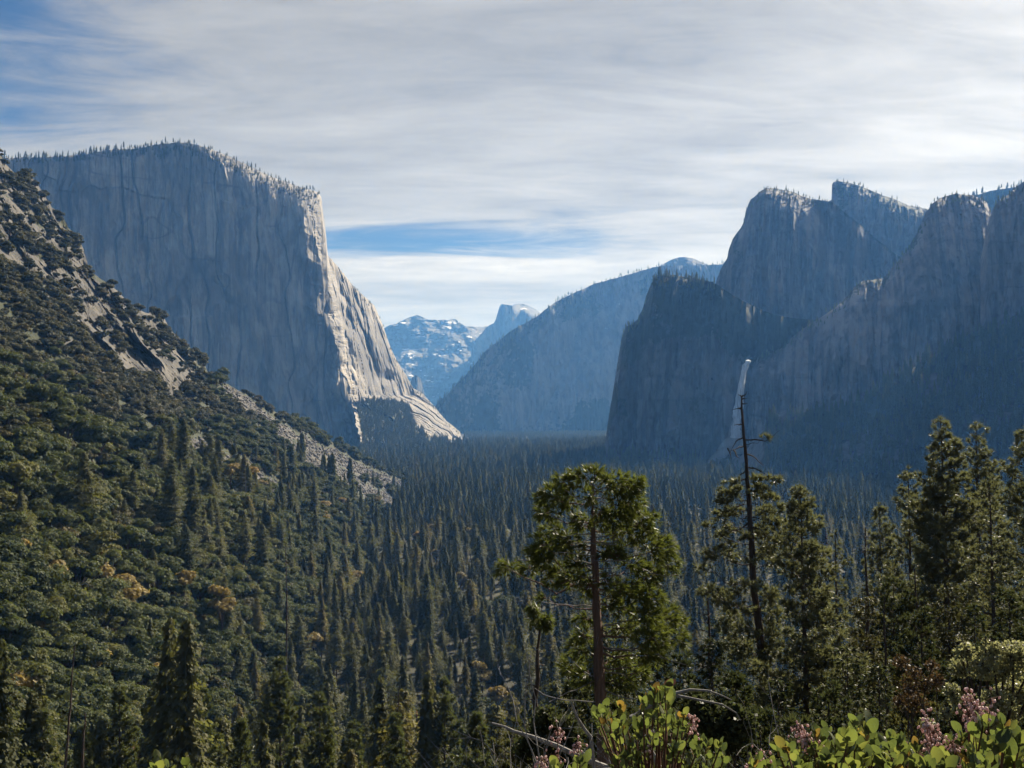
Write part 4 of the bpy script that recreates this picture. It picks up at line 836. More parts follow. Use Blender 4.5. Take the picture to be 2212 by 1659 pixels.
def near_pine(name, px0, px1, py1, Y, rpx, c0, seed, label, dens=1.0, mats=None, tuft=.32, top_bare=0.0, form='pine', group=None, tw=.034, ph=.9):
    """a pine seen close: whorled limbs, side twigs and bunches of needles at their ends"""
    rg = np.random.default_rng(seed); mats = mats or (M_DBARK, M_TUFT)
    tip = at(px1, py1, Y); bx = at(px0, 1600, Y)[0]; base = np.array([bx, Y, float(ground_z(bx, Y)) - .3]); e = empty(name, base)
    H = tip[2] - base[2]; Rm = rpx / 2212 * Y; lean = (tip[0] - base[0]); n = 14; zz = np.linspace(0, 1, n)
    wob = np.cumsum(rg.normal(0, .03, (n, 2)), 0) * .6; wob -= wob[0] + (wob[-1] - wob[0]) * zz[:, None]
    tx = lean * zz + wob[:, 0]; ty = wob[:, 1]; r0 = .0115 * H + .06; rad = r0 * (1 - .95 * zz ** .9)
    tr, br, cr = MB(), MB(), MB(); tr.tube(np.column_stack([tx, ty, zz * H]), rad, 9, 0, .10, rg)
    nb = int(dens * 6.5 * H * (1 - c0) / 1.0); t = np.sort(c0 + (1 - c0 - .01) * rg.random(nb) ** ph)
    u = (t - c0) / (1 - c0)
    prof = np.clip((1 - u) * 1.15, 0, 1) ** .72 * np.clip(.45 + u * 4, 0, 1) + .03
    L = Rm * prof * rg.uniform(.55, 1.15, nb); a = np.arange(nb) * 2.399 + rg.normal(0, .6, nb)
    L = L * np.clip(1 + .6 * noise(np.cos(a) * 1.2, np.sin(a) * 1.2, t * 6, seed), .35, 1.3)
    rise = -.25 + .75 * u + rg.normal(0, .12, nb)
    TC, TD = [], []
    for k in range(nb):
        o0 = np.array([np.interp(t[k], zz, tx), np.interp(t[k], zz, ty), t[k] * H]); d = np.array([math.cos(a[k]), math.sin(a[k]), rise[k]])
        f = np.linspace(0, 1, 5); p = o0 + d * (L[k] * f)[:, None]; p[:, 2] += L[k] * (.22 * f ** 2.2 - .10 * np.sin(f * 3.1)); p[1:, :2] += rg.normal(0, .03 * L[k], (4, 2))
        br.tube(p, np.interp(f, [0, 1], [max(.012, .018 * L[k] + .008), .008]), 4)
        live = u[k] < 1 - top_bare
        if not live: continue
        ns = max(4, int(L[k] * 6.5 / max(tuft * 2.2, .3)))
        for q in range(ns):
            g = 1 - .72 * rg.random() ** 1.3 if q else 1.0; c = np.array([np.interp(g, f, p[:, j]) for j in range(3)])
            sd = rg.choice((-1, 1)); w_ = np.array([-d[1] * sd, d[0] * sd, .25]) + d * .8 + rg.normal(0, .3, 3); w_ /= np.linalg.norm(w_); l_ = (.12 + .30 * L[k] * (1.1 - g)) * rg.uniform(.5, 1.2) + .1
            if q == 0: l_ = .05
            e_ = c + w_ * l_
            if l_ > .25: br.tube([c, c + w_ * l_ * .5 + [0, 0, -.02], e_], [.009, .007, .005], 3)
            TC.append(e_); TD.append(w_ + [0, 0, .35])
            if l_ > .4: TC.append(c + w_ * l_ * .55 + rg.normal(0, .06, 3)); TD.append(w_ + [0, 0, .4])
    TC.append(np.array([tx[-1], ty[-1], H])); TD.append(np.array([0, 0, 1.])); TC, TD = np.array(TC), unit(np.array(TD))
    if form == 'pine': cr.add(*blades(TC, TD, tuft, tw, 16, rg, .9))
    else: cr.add(*blades(TC, TD * [1, 1, .2] - [0, 0, .45], tuft, tw, 14, rg, .6))
    tr.build("trunk", mats[0], e); br.build("branches", mats[0], e)
    cr.build("crown", mats[1], e); tag(e, label, "tree", group); return e
def clump_tree(name, trunk, clumps, Y, base_z, mats, label, rg, kind='pine', dead=(), leafn=60, size=.3, width=.02, nb=11, sp=.8, bark_rough=.1, spread=.6, twigs=None, sides=10):
    """a tree whose limbs end in clumps of foliage at the places given"""
    tp = np.array(trunk, float); pts = at(tp[:, 0], tp[:, 1], Y); base = np.array([pts[-1, 0], Y, base_z]); e = empty(name, base)
    pts = np.concatenate([pts, [base]]) if base_z < pts[-1, 2] - .05 else pts; rad = tp[:, 2] / 2212 * Y / 2; rad = np.append(rad, rad[-1] * 1.15)[:len(pts)]
    P = pts[::-1] - base; rr = rad[::-1]; s_ = np.linspace(0, 1, len(P)); sf = np.linspace(0, 1, 46); P = np.column_stack([np.interp(sf, s_, P[:, k]) for k in range(3)]); rr = np.interp(sf, s_, rr)
    P[:, :2] += np.column_stack([noise(sf * 9, 1, 0, 3), noise(sf * 9, 2, 0, 4)]) * rr[:, None] * .25
    tr, br, cr = MB(), MB(), MB(); tr.tube(P, rr, sides, 0, bark_rough, rg)
    tz, txx, tyy = P[:, 2], P[:, 0], P[:, 1]
    def trunk_at(z): return np.array([np.interp(z, tz, txx), np.interp(z, tz, tyy), min(max(z, tz[0]), tz[-1])])
    for c in clumps:
        x, y, rx, ry = c[:4]; rx_, ry_ = rx / 2212 * Y, ry / 2212 * Y; C = at(x, y, Y) - base; off = abs(C[0] - trunk_at(C[2])[0])
        dy = rg.choice((-1, 1)) * rg.uniform(.15, 1) * (spread * (off * .5 + rx_ * 1.3)) if len(c) < 5 else c[4]
        C = C * (1 + dy / Y) + np.array([base[0], base[1], base[2]]) * (dy / Y)      # keeps its place while it moves nearer or away
        s0 = trunk_at(C[2] - (.25 if kind == 'pine' else .12) * off - .1 * rg.random() * off); d = C - s0
        f = np.linspace(0, 1, 6); p = s0 + d * f[:, None]; p[:, 2] -= np.sin(f * math.pi) * .12 * np.linalg.norm(d); p[1:-1] += rg.normal(0, .035 * np.linalg.norm(d) + .01, (4, 3))
        br.tube(p, np.interp(f, [0, 1], [.012 * np.linalg.norm(d) + .012, .008]), 5)
        n = max(6, int(leafn * (rx * ry) / 4900)); q = rand_dirs(rg, n) * rg.random((n, 1)) ** .4 * np.array([rx_, (rx_ + ry_) * .5, ry_]); Q = C + q
        for j in range(0, n, max(1, n // (twigs or 7))):
            m_ = (C + Q[j]) / 2 + rg.normal(0, .04, 3); br.tube([C, m_, Q[j]], [.009, .007, .004], 3)
        D = unit(q / (np.array([rx_, rx_, ry_]) + 1e-6) + unit(d) * .6 + rg.normal(0, .2, (n, 3)))
        D = unit(D + [0, 0, .5]) if kind == 'pine' else unit(D + [0, 0, -.35]) 
        cr.add(*blades(Q, D, size, width, nb, rg, sp))
    for b in dead:
        q = np.array(b, float); p = at(q[:, 0], q[:, 1], Y) - base; p[:, 1] += np.linspace(0, 1, len(p)) * rg.normal(0, .5); sf = np.linspace(0, 1, 9); s_ = np.linspace(0, 1, len(p))
        p = np.column_stack([np.interp(sf, s_, p[:, k]) for k in range(3)]); p[1:] += rg.normal(0, .012, (8, 3)); br.tube(p, np.linspace(.05 if kind == 'pine' else .022, .012, 9) * (Y / 60 if kind == 'pine' else 1), 5, 1)
    tr.build("trunk", mats[0], e); br.build("branches", [mats[0], mats[2]], e); cr.build("crown", mats[1], e); tag(e, label, "tree"); return e
RG = np.random.default_rng(21)
# the leafy incense cedar in the middle
ctr = [(*z1(700, 250), 3), (*z1(698, 420), 7), (*z1(704, 560), 12), (*z1(706, 680), 15), (*z1(716, 800), 17), (*z1(722, 930), 19), (*z1(733, 1080), 21), (*z1(740, 1230), 23), (*z1(744, 1400), 26), (*z1(750, 1540), 28), (1300, 1600, 30)]
ccl = [(640, 200, 95, 70), (520, 235, 60, 60), (440, 320, 90, 70), (420, 420, 80, 60), (560, 330, 75, 70), (860, 245, 105, 70), (955, 260, 60, 60), (920, 350, 110, 90), (1000, 460, 95, 75), (850, 440, 95, 80), (770, 230, 45, 60), (720, 170, 40, 40),
       (480, 560, 110, 85), (390, 620, 90, 80), (560, 610, 80, 60), (900, 540, 100, 60), (1010, 560, 80, 60), (1100, 640, 105, 90), (1160, 740, 65, 70), (470, 790, 95, 70), (560, 830, 70, 50), (170, 750, 55, 60), (300, 755, 55, 50), (380, 700, 60, 60), (950, 730, 90, 45), (1050, 800, 90, 60), (890, 880, 105, 60), (1020, 930, 115, 75),
       (1150, 1060, 105, 85), (1010, 1070, 105, 85), (890, 1130, 95, 60), (1080, 1180, 135, 65), (1235, 1180, 45, 55), (620, 1250, 75, 60), (560, 1350, 70, 60), (640, 1160, 55, 45), (850, 1300, 105, 65), (960, 1390, 100, 65), (1050, 1290, 90, 60), (640, 1420, 80, 60), (860, 1450, 90, 60), (600, 720, 70, 50), (840, 680, 60, 45), (820, 980, 55, 45), (880, 1000, 70, 50), (640, 1060, 75, 25), (410, 940, 45, 22), (660, 880, 40, 60), (780, 660, 55, 60), (630, 480, 60, 60), (760, 470, 60, 60)]
cdd = [[(690, 600), (620, 608), (540, 615)], [(685, 580), (600, 600), (530, 615)], [(690, 640), (650, 690), (600, 700), (520, 690)], [(720, 800), (690, 760), (640, 740), (540, 750)], [(735, 600), (800, 600), (850, 575)], [(735, 830), (790, 810), (825, 750)], [(740, 950), (830, 935), (900, 890), (1060, 845)], [(755, 1110), (850, 1090), (930, 1070), (990, 1035), (1070, 1020)],
       [(750, 1240), (880, 1232), (1020, 1225), (1130, 1280), (1240, 1298)], [(700, 990), (560, 990), (400, 985), (370, 975)], [(720, 1420), (640, 1390), (590, 1340), (575, 1320)], [(700, 1440), (600, 1475), (500, 1500), (430, 1522)], [(720, 1570), (560, 1575), (420, 1560), (345, 1530)], [(750, 1390), (880, 1400), (930, 1440), (980, 1560)], [(310, 705), (260, 708), (205, 725)], [(640, 340), (690, 345)], [(600, 700), (640, 730)], [(1000, 760), (1080, 800), (1180, 825), (1260, 828)], [(880, 790), (940, 770)], [(670, 880), (660, 960), (655, 1040)], [(780, 1500), (880, 1530), (960, 1525)]]
cdd = [[z1(*p) for p in b] for b in cdd] + [[z1(700 + RG.normal(0, 30), y), z1(700 + s_ * RG.uniform(40, 120), y - RG.uniform(0, 30)), z1(700 + s_ * RG.uniform(120, 230), y - RG.uniform(-20, 70))] for y in np.linspace(330, 900, 22) for s_ in (RG.choice((-1, 1)),)]
ctr = [(x, y, w * .86) for x, y, w in ctr]
clump_tree("cedar_tree", ctr, [(*z1(x, y), rx * .3555 * 1.0, ry * .3555 * .98) for x, y, rx, ry in ccl] + [(*z1(x, y), rx * .3555, rx * .28, -RG.uniform(.4, .9)) for x, y, rx in [(690, 320, 50), (740, 430, 45), (640, 480, 42), (775, 840, 40), (640, 800, 40)]], 30, float(ground_z(2.6, 30)) - .3, (M_CBARK, M_CEDAR, M_TWIG), "leafy green cedar with a ragged round crown, bare grey twigs and red-brown furrowed trunk", RG, 'cedar', cdd, leafn=380, size=.25, width=.016, nb=14, sp=.62, bark_rough=.16, twigs=9, sides=18)
# the pine with the dead, bare top in front of the waterfall
ptr = [(*z2(535, 372), 3), (*z2(528, 392), 4), (*z2(530, 480), 5.5), (*z2(540, 600), 7), (*z2(548, 690), 7.5), (*z2(555, 800), 8.5), (*z2(565, 900), 9.5), (*z2(572, 1000), 10.5), (*z2(585, 1150), 12.5), (*z2(592, 1300), 14), (*z2(605, 1450), 16.5), (*z3(660, 560), 17.5), (*z3(690, 740), 19), (*z3(705, 960), 20), (1646, 1450, 21)]
pcl = [(*z2(x, y), rx * .3111 * 1.1, ry * .3111 * 1.1) for x, y, rx, ry in [(470, 980, 65, 22), (660, 960, 80, 22), (750, 972, 55, 22), (430, 1060, 65, 42), (500, 1040, 55, 40), (650, 1045, 65, 45), (740, 1085, 60, 28), (790, 1160, 42, 32), (400, 1120, 50, 35), (480, 1180, 60, 35), (380, 1220, 55, 40), (300, 1290, 40, 20), (470, 1290, 50, 35), (400, 1345, 55, 35), (335, 1480, 80, 40), (262, 1580, 48, 32), (420, 1430, 60, 35), (480, 1510, 55, 40),
        (700, 1200, 75, 55), (760, 1280, 75, 50), (680, 1330, 75, 55), (760, 1400, 75, 55), (670, 1450, 75, 55), (740, 1520, 75, 55), (690, 668, 36, 14)]]
pcl += [(*z3(x, y), rx * .2889 * 1.15, ry * .2889 * 1.2) for x, y, rx, ry in [(340, 600, 85, 42), (420, 640, 75, 50), (500, 700, 75, 50), (560, 560, 65, 55), (480, 800, 75, 50), (560, 880, 75, 60), (440, 880, 55, 45), (500, 980, 80, 50), (600, 1020, 70, 60), (780, 620, 70, 60), (800, 760, 80, 60), (790, 900, 70, 60), (780, 1020, 70, 60), (700, 1080, 80, 50), (560, 1100, 80, 50)]]
pdd = [[(528, 388), (510, 375), (487, 373)], [(530, 385), (545, 370), (550, 345)], [(528, 475), (515, 463), (500, 468), (472, 478)], [(515, 465), (525, 458)], [(532, 578), (485, 580)], [(535, 672), (490, 680), (450, 710), (415, 765)], [(430, 740), (448, 790), (452, 820)], [(538, 732), (500, 735), (470, 752), (430, 752)], [(470, 752), (490, 800), (497, 812)], [(553, 684), (620, 682), (690, 692), (740, 660), (785, 612)],
       [(560, 783), (610, 795), (660, 840), (702, 868)], [(565, 875), (620, 880), (670, 910), (750, 950)], [(550, 905), (515, 930), (505, 955)], [(555, 955), (490, 975)], [(530, 435), (570, 432)], [(530, 400), (562, 395)], [(545, 1130), (470, 1160), (400, 1195), (360, 1290)], [(590, 1040), (640, 1050), (690, 1100)], [(600, 1290), (650, 1300), (720, 1400)], [(590, 1250), (520, 1300), (420, 1320)]]
ptr = [(x, y, w * .82) for x, y, w in ptr]; pcl += [(np.interp(y, [1048, 1130, 1230, 1400], [1616, 1620, 1632, 1642]) + RG.normal(0, 16), y, RG.uniform(14, 22), RG.uniform(7, 11), -RG.uniform(.5, 1.2)) for y in np.linspace(1050, 1430, 8)]
clump_tree("pine_tree", ptr, pcl, 60, float(ground_z(14.6, 60)) - .3, (M_DBARK, M_TUFT, M_DBARK), "tall pine with a bare dead top and twisted limbs in front of the waterfall", RG, 'pine', [[z2(*p) for p in b] for b in pdd], leafn=420, size=.33, width=.038, nb=15, sp=.9, twigs=8)
# other near pines
near_pine("pine_tree", 1752, 1728, 1055, 56, 150, .06, 5, "bushy pine with shining needle tufts, right of the dead-topped pine", 1.9, tuft=.32)
near_pine("pine_tree", 1812, 1805, 1150, 72, 75, .35, 6, "thin dark pine with sparse limbs behind the bushy pine's right side", .5, tuft=.24)
near_pine("pine_tree", 2062, 2032, 906, 85, 165, .12, 7, "tallest pine on the right, its needles shining in the sun", 1.3, tuft=.44, tw=.046)
near_pine("pine_tree", 2128, 2108, 915, 112, 120, .3, 8, "round-topped pine behind the tallest right-hand pine", .75, tuft=.48, tw=.055)
near_pine("pine_tree", 2225, 2216, 925, 96, 120, .2, 9, "dense pine cut off by the right edge of the picture", .9, tuft=.44, tw=.046)
near_pine("pine_tree", 2162, 2137, 1035, 78, 105, .34, 10, "leaning pine with a long bare trunk in front of the pine at the right edge", .8, tuft=.40, tw=.042)
near_pine("pine_tree", 1972, 1962, 1012, 108, 95, .3, 11, "ragged grey-green pine left of the tallest right-hand pine", .7, tuft=.46, tw=.055)
near_pine("pine_tree", 1908, 1900, 1090, 125, 80, .25, 12, "slim pale pine at the left end of the right-hand group of pines", .7, tuft=.5, tw=.06)
FILL = [(1870, 1290, 64, 85), (1930, 1250, 70, 95), (1990, 1300, 58, 80), (2050, 1260, 66, 95), (2105, 1310, 55, 85), (2180, 1280, 62, 95), (1830, 1400, 46, 75), (2240, 1220, 70, 95), (1470, 1420, 44, 85), (1540, 1380, 52, 80), (1590, 1440, 46, 85), (1420, 1360, 55, 70), (1680, 1470, 42, 85), (1790, 1480, 40, 75), (1500, 1500, 38, 70), (1900, 1440, 44, 70), (1970, 1470, 40, 60), (1350, 1420, 46, 75), (1240, 1470, 44, 85), (1110, 1560, 48, 80), (1330, 1520, 36, 70), (1410, 1530, 34, 60), (1640, 1540, 36, 70), (1720, 1560, 33, 60)]
FL = ["shaded young conifer under the tall right-hand pines", "dim young conifer in the undergrowth around the dead-topped pine", "young conifer in the undergrowth around the cedar trunk"]
for k, (px, py, Y, r) in enumerate(FILL):
    q = 0 if px > 1800 and px != 1830 else 1 if px > 1450 else 2; r *= 1.45
    near_pine("young_conifer", px + RG.normal(0, 5), px, py, Y, r, .04, 40 + k, FL[q], 1.6, (M_DBARK, M_DIM), .26, group=FL[q].replace("conifer", "conifers"), form='pine' if k % 3 else 'cedar', tw=.036, ph=1.1)
LEFT = [(605, 1422, 205, 72, "large bright-tufted pine at the bottom left"), (432, 1488, 178, 70, "broad bright-tufted pine left of the large bottom pine"), (960, 1465, 190, 60, "dark narrow pine at the bottom right of the big tufted pines"), (765, 1560, 165, 60, "low pine peak between the large bottom pine and the dark narrow one"), (258, 1478, 185, 62, "soft round-topped pine at the bottom, beside two bare trunks"), (340, 1470, 215, 62, "even-sided pine between the two round bottom pines"), (92, 1535, 160, 70, "pine at the bottom left corner with a blunt top"), (855, 1545, 155, 62, "pine at the bottom centre with an upright open crown"), (1030, 1545, 130, 60, "small bottom pine below the golden tree"), (690, 1500, 185, 65, "bottom pine touching the right side of the large bright-tufted pine"), (520, 1560, 150, 60, "low bottom pine between the two bright-tufted pines"), (180, 1575, 150, 55, "short bottom pine behind the bare trunks"), (10, 1490, 190, 60, "tall pine cut by the left edge at the bottom")]
for k, (px, py, Y, r, lb) in enumerate(LEFT): near_pine("pine_tree", px + 3, px, py, Y, r, .1, 70 + k, lb, .8, (M_DBARK, M_TUFT2), .75, tw=.10)
# snags
def snag(px0, py0, px1, py1, Y, w, label, seed, n=14, lb=26, tuft_at=None, white=False):
    rg = np.random.default_rng(seed); a, b = at(px0, py0, Y), at(px1, py1, Y); base = a.copy(); gz0 = float(ground_z(a[0], Y)); base[2] = min(gz0, a[2]); e = empty("dead_tree", base)
    f = np.linspace(0, 1, 12); P = a + (b - a) * f[:, None]; P[:, 0] += .25 * w / 2212 * Y * noise(f * 7, 0, 0, seed); P = np.concatenate([[base], P]) - base if base[2] < a[2] - .05 else P - base
    tr, br = MB(), MB(); r = w / 2212 * Y / 2; tr.tube(P, np.linspace(r, r * .3, len(P)), 8, 0, .12, rg)
    for k in range(n):
        g = rg.uniform(.1, .98); s_ = P[0] + 0; s_ = np.array([np.interp(g, np.linspace(0, 1, len(P)), P[:, j]) for j in range(3)]); an = rg.uniform(0, 6.28); l_ = lb / 2212 * Y * rg.uniform(.3, 1) * (1.1 - g * .6)
        d = np.array([math.cos(an), math.sin(an), rg.uniform(-.35, .3)]); br.tube([s_, s_ + d * l_ * .6, s_ + d * l_ + [0, 0, -.12 * l_]], [r * .22, r * .14, r * .06], 4)
    tr.build("trunk", M_DBARK, e); br.build("branches", M_GREY if white else M_DBARK, e)
    if tuft_at:
        cr = MB()
        for x, y, rx, ry in tuft_at:
            q = rand_dirs(rg, 70) * rg.random((70, 1)) ** .4 * np.array([rx, rx, ry]) / 2212 * Y + at(x, y, Y) - base; cr.add(*blades(q, unit(rg.normal(0, .4, (70, 3)) + [0, 0, -.4]), .3, .018, 9, rg, .6))
        cr.build("crown", M_CEDAR, e)
    tag(e, label, "dead tree"); return e
snag(1155, 1575, 1164, 1335, 38, 14, "dark bare trunk with a small green tuft on top, left of the leafy cedar", 3, 12, 45, [(1166, 1340, 26, 18), (1150, 1318, 14, 14), (1182, 1345, 12, 16)])
snag(1874, 1345, 1868, 1140, 92, 8, "slim grey snag with short white broken branches right of the bushy pine", 4, 30, 28, white=True)
snag(138, 1680, 162, 1395, 140, 7, "leaning bare brown trunk at the bottom left, the taller of two", 5, 8, 14)
snag(178, 1690, 184, 1540, 125, 9, "straight bare dark trunk at the bottom left, the shorter of two", 6, 8, 14)
snag(620, 1290, 617, 1180, 420, 3.5, "thin pale snag standing among the forest above the large bottom pine", 7, 26, 14, white=True)
snag(858, 1600, 862, 1480, 160, 4, "white-barked broken snag among the bottom pines at the centre", 8, 18, 22, white=True)
snag(1535, 1520, 1530, 1270, 62, 9, "bare-limbed dark snag between the cedar and the dead-topped pine", 9, 40, 48)
snag(1918, 1560, 1910, 1290, 50, 8, "thin dark trunk in the deep shade under the right-hand pines, left one", 10, 10, 20)
snag(1985, 1540, 1978, 1230, 60, 10, "thicker dark trunk in the deep shade under the tallest right-hand pine", 11, 10, 20)
# leafy shrub on the right with small silvery leaves, and a brown one in the shade
M_SILV = leaf_mat("silvery_leaves", (.20, .195, .13), (.32, .31, .21), .5, .35, .4, vary=False)
M_BROWN = leaf_mat("brown_leaves", (.060, .036, .022), (.115, .070, .042), .3, .3, .5, vary=False)
def shrub(name, clumps, Y, base_px, mat, label, seed, n, size, stem=.03):
    rg = np.random.default_rng(seed); bx = at(base_px, 1600, Y)[0]; base = np.array([bx, Y, float(ground_z(bx, Y)) - .1]); e = empty(name, base); br, cr = MB(), MB()
    for x, y, rx, ry in clumps:
        C = at(x, y, Y) - base; rx_, ry_ = rx / 2212 * Y, ry / 2212 * Y; C[1] += rg.uniform(-.8, .8) * rx_
        f = np.linspace(0, 1, 6); p = C * f[:, None] ** np.array([1.5, 1.5, .9]); p[1:-1] += rg.normal(0, .03 * np.linalg.norm(C), (4, 3)); br.tube(p, np.linspace(stem, stem * .3, 6), 6)
        m_ = int(n * rx * ry / 900); q = rand_dirs(rg, m_) * rg.random((m_, 1)) ** .45 * np.array([rx_, rx_, ry_]); q *= (1 + .3 * noise(q[:, 0:1] / rx_ * 3, q[:, 1:2] / rx_ * 3, q[:, 2:3] / ry_ * 3, seed)); Q = C + q
        for j in range(0, m_, max(1, m_ // 26)): br.tube([C, (C + Q[j]) / 2 + rg.normal(0, .03, 3), Q[j]], [stem * .25, stem * .17, stem * .08], 3)
        cr.add(*cards(Q, size, rg, .2, 1.1, q / rx_ + [0, 0, .4]))
    br.build("stems", M_DBARK, e); cr.build("leaves", mat, e); tag(e, label, "shrub"); return e
shrub("leafy_shrub", [(*z6(x, y), rx * .2834, ry * .2834) for x, y, rx, ry in [(1740, 140, 75, 75), (1720, 90, 25, 30), (1950, 140, 95, 75), (1930, 80, 30, 30), (2120, 160, 110, 100), (1850, 250, 120, 95), (2050, 290, 140, 100), (1750, 290, 85, 75), (1680, 470, 65, 70), (1750, 550, 120, 80), (1950, 500, 150, 85), (2130, 470, 110, 105), (1900, 640, 140, 70), (2100, 640, 120, 75), (2260, 240, 110, 140), (1600, 620, 55, 50), (2280, 500, 110, 120), (1480, 700, 60, 40)]], 11, 2130, M_SILV, "silvery-leaved shrub at the right edge, glinting in the sun", 3, 800, .034)
shrub("brown_shrub", [(*z6(x, y), rx * .2834, ry * .2834) for x, y, rx, ry in [(1300, 250, 75, 60), (1380, 330, 75, 70), (1500, 250, 55, 55), (1450, 400, 70, 70), (1330, 430, 90, 70), (1560, 380, 60, 80), (1420, 560, 110, 90), (1280, 540, 60, 70)]], 36, 1990, M_BROWN, "rusty brown twiggy shrub in the dark gap under the right-hand pines", 4, 420, .10, .05)
for k, (px, py, r, Y, lb) in enumerate([(1560, 1570, 60, 9, "dull green shrub behind the bright bush in the middle"), (1200, 1600, 55, 12, "dull green shrub left of the cedar's foot"), (1870, 1640, 60, 8, "dull green shrub low behind the right-hand leafy bushes"), (1440, 1640, 70, 14, "dull green shrub at the foot of the cedar")]):
    shrub("low_shrub", [(px + RG.normal(0, r * .6), py + RG.normal(0, 22), r * .55, 30) for _ in range(9)], Y, px, M_DIM, lb, 60 + k, 900, .05, .015)
# leafless grey twigs
def bare_shrub(px, Y, spread, htop, n, label, seed):
    rg = np.random.default_rng(seed); bx = at(px, 1650, Y)[0]; base = np.array([bx, Y, float(ground_z(bx, Y)) - .05]); e = empty("bare_shrub", base); mb = MB()
    top = at(px, htop, Y)[2] - base[2]
    def grow(p, d, l, r, dep):
        q = [p]; 
        for k in range(4): d = d + rg.normal(0, .16, 3); d = d / np.linalg.norm(d); q.append(q[-1] + d * l / 4)
        mb.tube(q, np.linspace(r, r * .55, 5), 4)
        if dep > 0:
            for _ in range(rg.integers(2, 4)):
                j = rg.integers(2, 5); nd = d + rg.normal(0, .55, 3); grow(q[j], nd / np.linalg.norm(nd), l * rg.uniform(.45, .75), r * .55, dep - 1)
    for _ in range(n):
        d = np.array([rg.normal(0, spread), rg.normal(0, spread), 1.0]); grow(np.zeros(3), d / np.linalg.norm(d), top * rg.uniform(.45, .7), .0042 * Y ** .5, 3)
    mb.build("twigs", M_TWIG, e); tag(e, label, "shrub")
bare_shrub(1215, 5.5, .55, 1560, 16, "leafless grey shrub of tangled twigs left of the bright bush", 5)
bare_shrub(1330, 6.0, .45, 1545, 13, "leafless grey shrub of thin twigs directly behind the bright bush", 6)
bare_shrub(1600, 5.0, .5, 1540, 15, "leafless grey shrub between the bright bush and the right-hand bushes", 7)
bare_shrub(1030, 6.0, .6, 1600, 9, "low leafless grey twigs at the bottom edge, left of the tangled shrub", 8)
def dry_branch(pieces, label):
    mb = MB(); o = None
    for P, r in pieces: mb.tube(P, r, 6)
    V = np.concatenate(mb.V); base = V[V[:, 2].argmin()]; mb.V = [v - base for v in mb.V]
    return tag(mb.build("dry_branch", M_TWIG, loc=base), label, "branch")
q = np.array([(1062, 1562), (1090, 1570), (1110, 1580), (1150, 1592), (1200, 1610), (1262, 1640), (1330, 1664)], float); P = np.concatenate([at(q[:, 0], q[:, 1], 6.5), [[1.1, 6.4, ground_z(1.1, 6.4) - .1]]])
dry_branch([(P, np.linspace(.006, .024, 8))], "long dry grey branch slanting over the twigs left of the bright bush")
P2 = np.concatenate([at(np.array([1235, 1248, 1262, 1276]), np.array([1520, 1552, 1575, 1592]), 6.2), [[.6, 6.2, ground_z(.6, 6.2) - .1]]]); dry_branch([(P2, np.linspace(.006, .016, 5))], "short white dry stick standing beside the cedar's foot")
P3 = at(np.array([1365, 1400, 1450, 1490, 1530, 1560, 1580]), np.array([1545, 1527, 1500, 1490, 1492, 1503, 1512]), 5.0); P4 = at(np.array([1450, 1500, 1560, 1590, 1600]), np.array([1500, 1510, 1522, 1540, 1556]), 5.0)
dry_branch([(np.concatenate([[[1.1, 5.2, ground_z(1.1, 5.2) - .1], [.95, 5.1, -2.2]], P3]), [.022, .018, .014, .012, .009, .007, .005, .004, .003]), (P4, [.007, .006, .005, .004, .003])], "thin pale forked branch arching out to the right behind the bright bush")
# ------------------------------------------------------------------ manzanita at the viewer's feet
def manz_mat():
    m, t = material("manzanita_leaves"); co = t.new('ShaderNodeTexCoord').outputs['Object']; n = t.new('ShaderNodeAttribute', attribute_name='tone').outputs['Fac']; n2 = t.noise(co, 160, 3, .6)
    c = t.mix(t.mapr(n, 0, .6), rgb(.050, .064, .042), rgb(.115, .135, .060)); c = t.mix(t.mapr(n, .6, .93), c, rgb(.175, .18, .080)); c = t.mix(t.mapr(n, .955, .96), c, rgb(.20, .12, .05)); c = t.mix(t.mapr(n2, .45, .8, 0, .35), c, rgb(.16, .17, .09))
    p = t.new('ShaderNodeBsdfPrincipled'); t.put(p.inputs['Base Color'], c); p.inputs['Roughness'].default_value = .42; p.inputs['Specular IOR Level'].default_value = .45
    tr = t.new('ShaderNodeBsdfTranslucent'); t.put(tr.inputs[0], t.mix(1.0, c, rgb(1.35, 1.45, .6), 'MULTIPLY'))
    mx = t.new('ShaderNodeMixShader'); mx.inputs[0].default_value = .46; t.l.new(p.outputs[0], mx.inputs[1]); t.l.new(tr.outputs[0], mx.inputs[2]); out(t, mx.outputs[0]); return m
M_MANZ = manz_mat(); M_FLOWER = plain_mat("pink_blossom", (.82, .64, .61), .6, (.70, .47, .44), 60, .35); M_STEM = bark_mat("red_brown_stem", (.10, .05, .035), (.20, .11, .075), 40, 6, .002); M_DRY = plain_mat("dry_leaf", (.16, .07, .05), .6, (.10, .05, .04), 60, .3)
def leaves(B, D, N, L, W, rg):
    """oval leaves with a folded midrib, a short stalk and a slightly curled tip"""
    n = len(B); S = unit(np.cross(D, N)); N = np.cross(S, D); st = np.array([0, .12, .32, .55, .78, .93, 1.0]); wd = np.array([.02, .55, .93, 1.0, .75, .38, 0.0]); V = []
    for k in range(7):
        c = B + D * (L * st[k])[:, None] + N * (L * (.10 * math.sin(st[k] * 2.6) - .05 * st[k]))[:, None]; h = (W * wd[k] * .5)[:, None]
        V += [c - S * h + N * h * .22, c, c + S * h + N * h * .22]
    V = np.stack(V, 1); i = np.arange(n)[:, None] * 21; F = []
    for k in range(6):
        for q in (0, 1):
            a = k * 3 + q; F += [i + [[a, a + 1, a + 4]], i + [[a, a + 4, a + 3]]]
    return V.reshape(-1, 3), np.concatenate(F)
